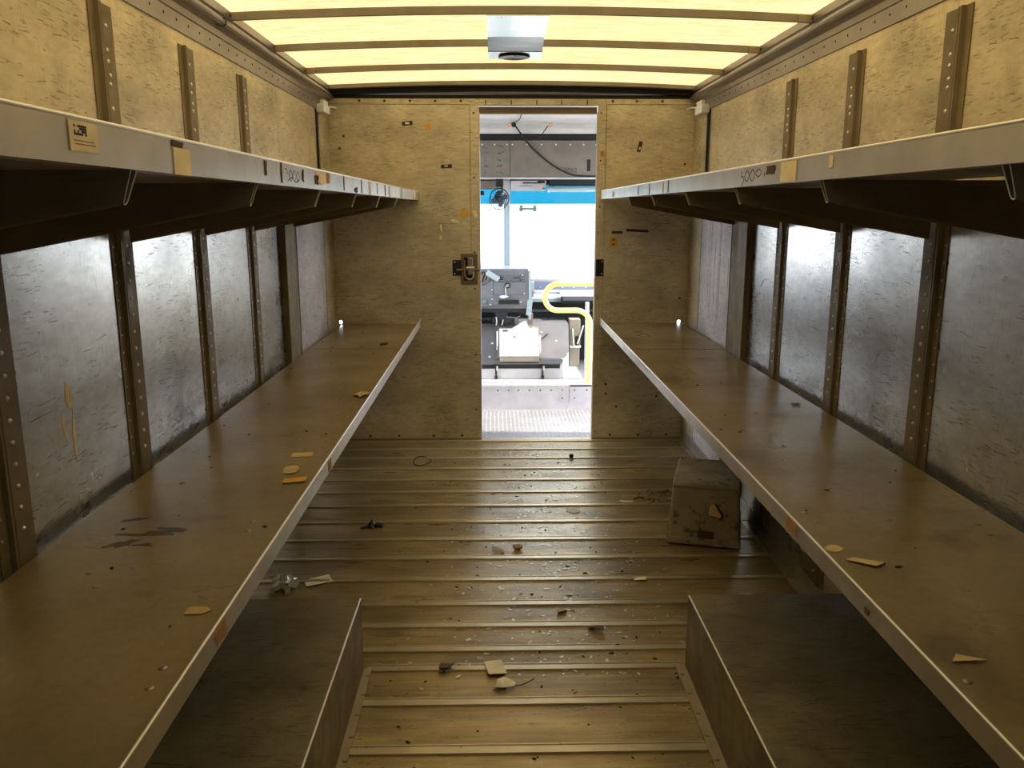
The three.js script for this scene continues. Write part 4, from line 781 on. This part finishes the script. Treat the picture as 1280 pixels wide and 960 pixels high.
// cowl ledge below the windscreen
{
  const t = thing('cowl_ledge', 'pale ledge with bluish riveted band under the windscreen', 'ledge', [0.6, 0.66, -1.82]);
  part(t, 'blue_band', bx(0.21, 1.05, 0.772, 0.845, -1.875, -1.86), M.cowl_blue);
  stuff(part(t, 'rivet_row', [0.27, 0.36, 0.455, 0.55, 0.65].map((x) => rivet(x, 0.797, -1.86, 0, 0, 1, 0.007)), M.rivet_metal));
  part(t, 'upper_ledge', rb(0.21, 1.05, 0.745, 0.77, -1.87, -1.78, 0.004), M.cab_white);
  part(t, 'lower_ledge', rb(0.18, 1.05, 0.69, 0.722, -1.87, -1.70, 0.004), M.pale_blue);
  part(t, 'end_block', rb(0.17, 0.215, 0.72, 0.85, -1.86, -1.80, 0.004), M.cab_white);
  const h = thing('cowl_tray', 'small shelf box with dark front under the windscreen behind the yellow rail', 'tray', [0.6, 0.70, -1.6]);
  part(h, 'top', sweep([[-1.78, 0.772], [-1.60, 0.752], [-1.60, 0.744], [-1.78, 0.76]], 'x', 0.425, 1.0), M.cab_white);
  part(h, 'front', bx(0.44, 1.0, 0.712, 0.745, -1.62, -1.602), M.dash_panel);
  part(h, 'body', bx(0.43, 1.0, 0.69, 0.745, -1.695, -1.62), M.cab_dark);
  const u = thing('under_cowl_panel', 'dark panel below the windscreen ledge behind the engine cover', 'panel', [0.4, 0.3, -1.8]);
  part(u, 'face', bx(-0.9, 1.06, 0.19, 0.688, -1.86, -1.80), M.cab_dark);
  part(u, 'bar', bx(0.16, 1.06, 0.60, 0.62, -1.80, -1.78), M.dash_panel);
}
// engine cover with its clamps, and the document tray standing on it
{
  const t = thing('engine_cover', 'grey sloping engine cover with black seal beside the driver step', 'engine cover', [0.0, 0.187, -1.25]);
  const prism = (plan, yTop, y0) => { // vertical walls over a plan outline (x, z), top given as a function of z
    const pos = []; const n = plan.length;
    const tri = (a, b, c) => pos.push(...a, ...b, ...c);
    for (let i = 0; i < n; i++) { const [x, z] = plan[i], [x2, z2] = plan[(i + 1) % n]; const A = [x, y0(z), z], B = [x2, y0(z2), z2], C = [x2, yTop(z2), z2], D = [x, yTop(z), z]; tri(A, B, C); tri(A, C, D); }
    const sh = THREE.ShapeUtils.triangulateShape(plan.map(([x, z]) => new THREE.Vector2(x, -z)), []);
    for (const [a, b, c] of sh) { const P = (i) => [plan[i][0], yTop(plan[i][1]), plan[i][1]]; tri(P(a), P(b), P(c)); }
    const g = new THREE.BufferGeometry(); g.setAttribute('position', new THREE.Float32BufferAttribute(pos, 3)); g.computeVertexNormals(); return g;
  };
  const plan = [[-0.6, -1.015], [0.377, -1.015], [0.452, -1.13], [0.468, -1.38], [-0.6, -1.38]];
  const slope = (z) => 0.297 + clamp((-1.015 - z) / 0.365) * 0.255;
  const planB = [...plan.slice(0, 3), [0.468, -1.79], [-0.6, -1.79]];
  part(t, 'base', prism(plan, (z) => z < -1.10 ? slope(z) - 0.001 : 0.272 + clamp((-1.015 - z) / 0.115) * 0.10, () => 0.188), M.cab_white);
  part(t, 'seal', prism([[-0.6, -1.012], [0.376, -1.012], [0.376, -1.03], [-0.6, -1.03]], () => 0.298, () => 0.268), M.black_rubber);
  part(t, 'sloping_top', prism(plan, (z) => slope(z) + 0.004, (z) => slope(z) - 0.002), M.cover_grey);
  part(t, 'rear_block', bx(-0.6, 0.468, 0.19, 0.552, -1.79, -1.381), M.cover_grey);
  stuff(part(t, 'screw_heads', [[0.44, -1.1], [0.36, -1.22], [0.40, -1.06], [-0.13, -1.2], [0.25, -1.3], [-0.15, -1.08]].map(([x, z]) => rivet(x, slope(z) + 0.004, z, 0, 0.8, 0.6, 0.009)), M.rivet_metal));
  for (const x of [-0.102, 0.246]) {
    const c = part(t, 'clamp', [rb(x - 0.022, x + 0.022, 0.296, 0.303, -1.02, -1.0, 0.002), rb(x - 0.007, x + 0.007, 0.21, 0.296, -1.006, -0.994, 0.003), rb(x - 0.012, x + 0.012, 0.192, 0.215, -1.014, -0.994, 0.003)], M.black_plastic);
    part(c, 'clamp_hook', rb(x + 0.002, x + 0.014, 0.255, 0.29, -1.0, -0.99, 0.003), M.rivet_metal);
  }
  part(t, 'strap_end', at(rb(-0.006, 0.006, -0.045, 0.045, 0, 0.006, 0.002), 0.27, 0.47, -1.245, -0.95, 0, -0.7), M.ink);
  // document tray on the slope
  const d = thing('document_tray', 'white document tray with loose papers on the engine cover', 'tray', [0.07, 0.33, -1.08]);
  const k = 0.255 / 0.365, zAt = (y) => -1.015 - (y - 0.297) / k; // slope surface z at height y
  const slab = (x0, x1, y0, y1, a, b) => sweep([[zAt(y0) + a, y0], [zAt(y0) + b, y0 + 0.012], [zAt(y1) + b, y1 + 0.012], [zAt(y1) + a, y1]], 'x', x0, x1);
  part(d, 'back_plate', slab(-0.092, 0.23, 0.33, 0.53, 0.008, 0.022), M.cab_grey);
  part(d, 'pouch', slab(-0.075, 0.222, 0.345, 0.52, 0.02, 0.05), M.white_paper);
  part(d, 'bottom_lip', rb(-0.075, 0.222, 0.318, 0.352, -1.055, -1.02, 0.003), M.beige);
  part(d, 'side_clip', [rb(-0.098, -0.085, 0.34, 0.53, -1.16, -1.14, 0.003), rb(0.226, 0.238, 0.34, 0.50, -1.14, -1.11, 0.003)], M.white_paper);
  const lb = part(d, 'label', slab(0.018, 0.062, 0.452, 0.482, 0.05, 0.0525), M.white_paper); part(lb, 'printed_block', slab(0.026, 0.054, 0.460, 0.476, 0.0525, 0.0535), M.cab_grey);
  part(d, 'printed_line', [slab(0.03, 0.11, 0.418, 0.421, 0.05, 0.0515), slab(-0.05, -0.01, 0.50, 0.512, 0.05, 0.0515), slab(0.1, 0.2, 0.492, 0.496, 0.05, 0.0515)], M.dash_panel);
  const sheetUp = (pts) => { const s = new THREE.Shape(pts.map(([a, b]) => new THREE.Vector2(a, b))); return at(new THREE.ExtrudeGeometry(s, { depth: 0.002, bevelEnabled: false }), 0, 0.5, zAt(0.5) + 0.03, -0.35); };
  const papers = [[[-0.03, 0], [0.1, 0.085], [0.13, 0.095], [0.17, 0.0]], [[0.13, 0], [0.19, 0.045], [0.225, 0.02], [0.222, -0.02]], [[-0.07, -0.01], [-0.05, 0.012], [0.22, 0.012], [0.22, -0.02]]];
  papers.forEach((p, i) => single('loose_paper', ['tall white paper corner sticking up out of the document tray', 'small white paper corner at the tray side by the strap', 'flat white paper edge along the document tray top'][i], 'paper', at(sheetUp(p), 0, 0, i * 0.004), M.white_paper, [0.07, 0.5, -1.28]));
}
// yellow hand rail, white post, brake pedestal
{
  const t = thing('hand_rail', 'yellow bent tube hand rail on the cab step', 'hand rail', [0.578, 0.187, -0.86]);
  const z = -0.861;
  const path = new THREE.CurvePath();
  const ln = (a, b) => path.add(new THREE.LineCurve3(V(...a), V(...b)));
  const arcQ = (cx, cy, r, a0, a1, n = 10) => { let p = null; for (let i = 0; i <= n; i++) { const a = a0 + (a1 - a0) * i / n, q = [cx + r * Math.cos(a), cy + r * Math.sin(a), z]; if (p) ln(p, q); p = q; } };
  ln([1.0, 0.912, z], [0.345, 0.912, z]); arcQ(0.345, 0.817, 0.095, Math.PI / 2, Math.PI * 1.5, 20); ln([0.345, 0.722, z], [0.475, 0.722, z]); arcQ(0.475, 0.617, 0.105, Math.PI / 2, 0, 12); ln([0.58, 0.617, z], [0.578, 0.19, z]);
  part(t, 'tube', new THREE.TubeGeometry(path, 220, 0.0195, 14), M.hand_yellow);
  const b = part(t, 'base_flange', [at(cyl(0.04, 0.008, 20), 0.578, 0.191, z), at(cyl(0.026, 0.02, 16), 0.578, 0.2, z)], M.hand_yellow);
  part(b, 'bolt', [rivet(0.553, 0.195, z + 0.014, 0, 1, 0, 0.006), rivet(0.6, 0.195, z + 0.014, 0, 1, 0, 0.006)], M.rivet_metal);
  const p = thing('white_post', 'thin white post close behind the yellow hand rail', 'post', [0.565, 0.187, -0.93]);
  part(p, 'pole', rb(0.55, 0.578, 0.19, 0.775, -0.945, -0.925, 0.006), M.cab_white); part(p, 'foot', rb(0.54, 0.59, 0.187, 0.196, -0.955, -0.915, 0.003), M.cab_white);
  const q = thing('pedal_pedestal', 'weathered beige pedal column at the side of the engine cover', 'pedal column', [0.53, 0.187, -1.55]);
  part(q, 'upper_box', rb(0.485, 0.575, 0.36, 0.575, -1.6, -1.5, 0.006), M.beige);
  part(q, 'lower_box', rb(0.49, 0.572, 0.187, 0.345, -1.6, -1.51, 0.006), M.beige);
  part(q, 'shelf_edge', rb(0.49, 0.58, 0.345, 0.36, -1.6, -1.48, 0.003), M.white_plastic);
  part(q, 'pedal_arm', [tube([[0.51, 0.50, -1.49], [0.515, 0.42, -1.47], [0.52, 0.36, -1.46]], 0.008, 12, 6), tube([[0.60, 0.52, -1.52], [0.575, 0.45, -1.49], [0.55, 0.38, -1.47]], 0.008, 12, 6)], M.rivet_metal);
  part(q, 'pedal_pad', rb(0.535, 0.57, 0.37, 0.44, -1.5, -1.485, 0.004), M.black_plastic);
}

renderer.render(scene, camera);
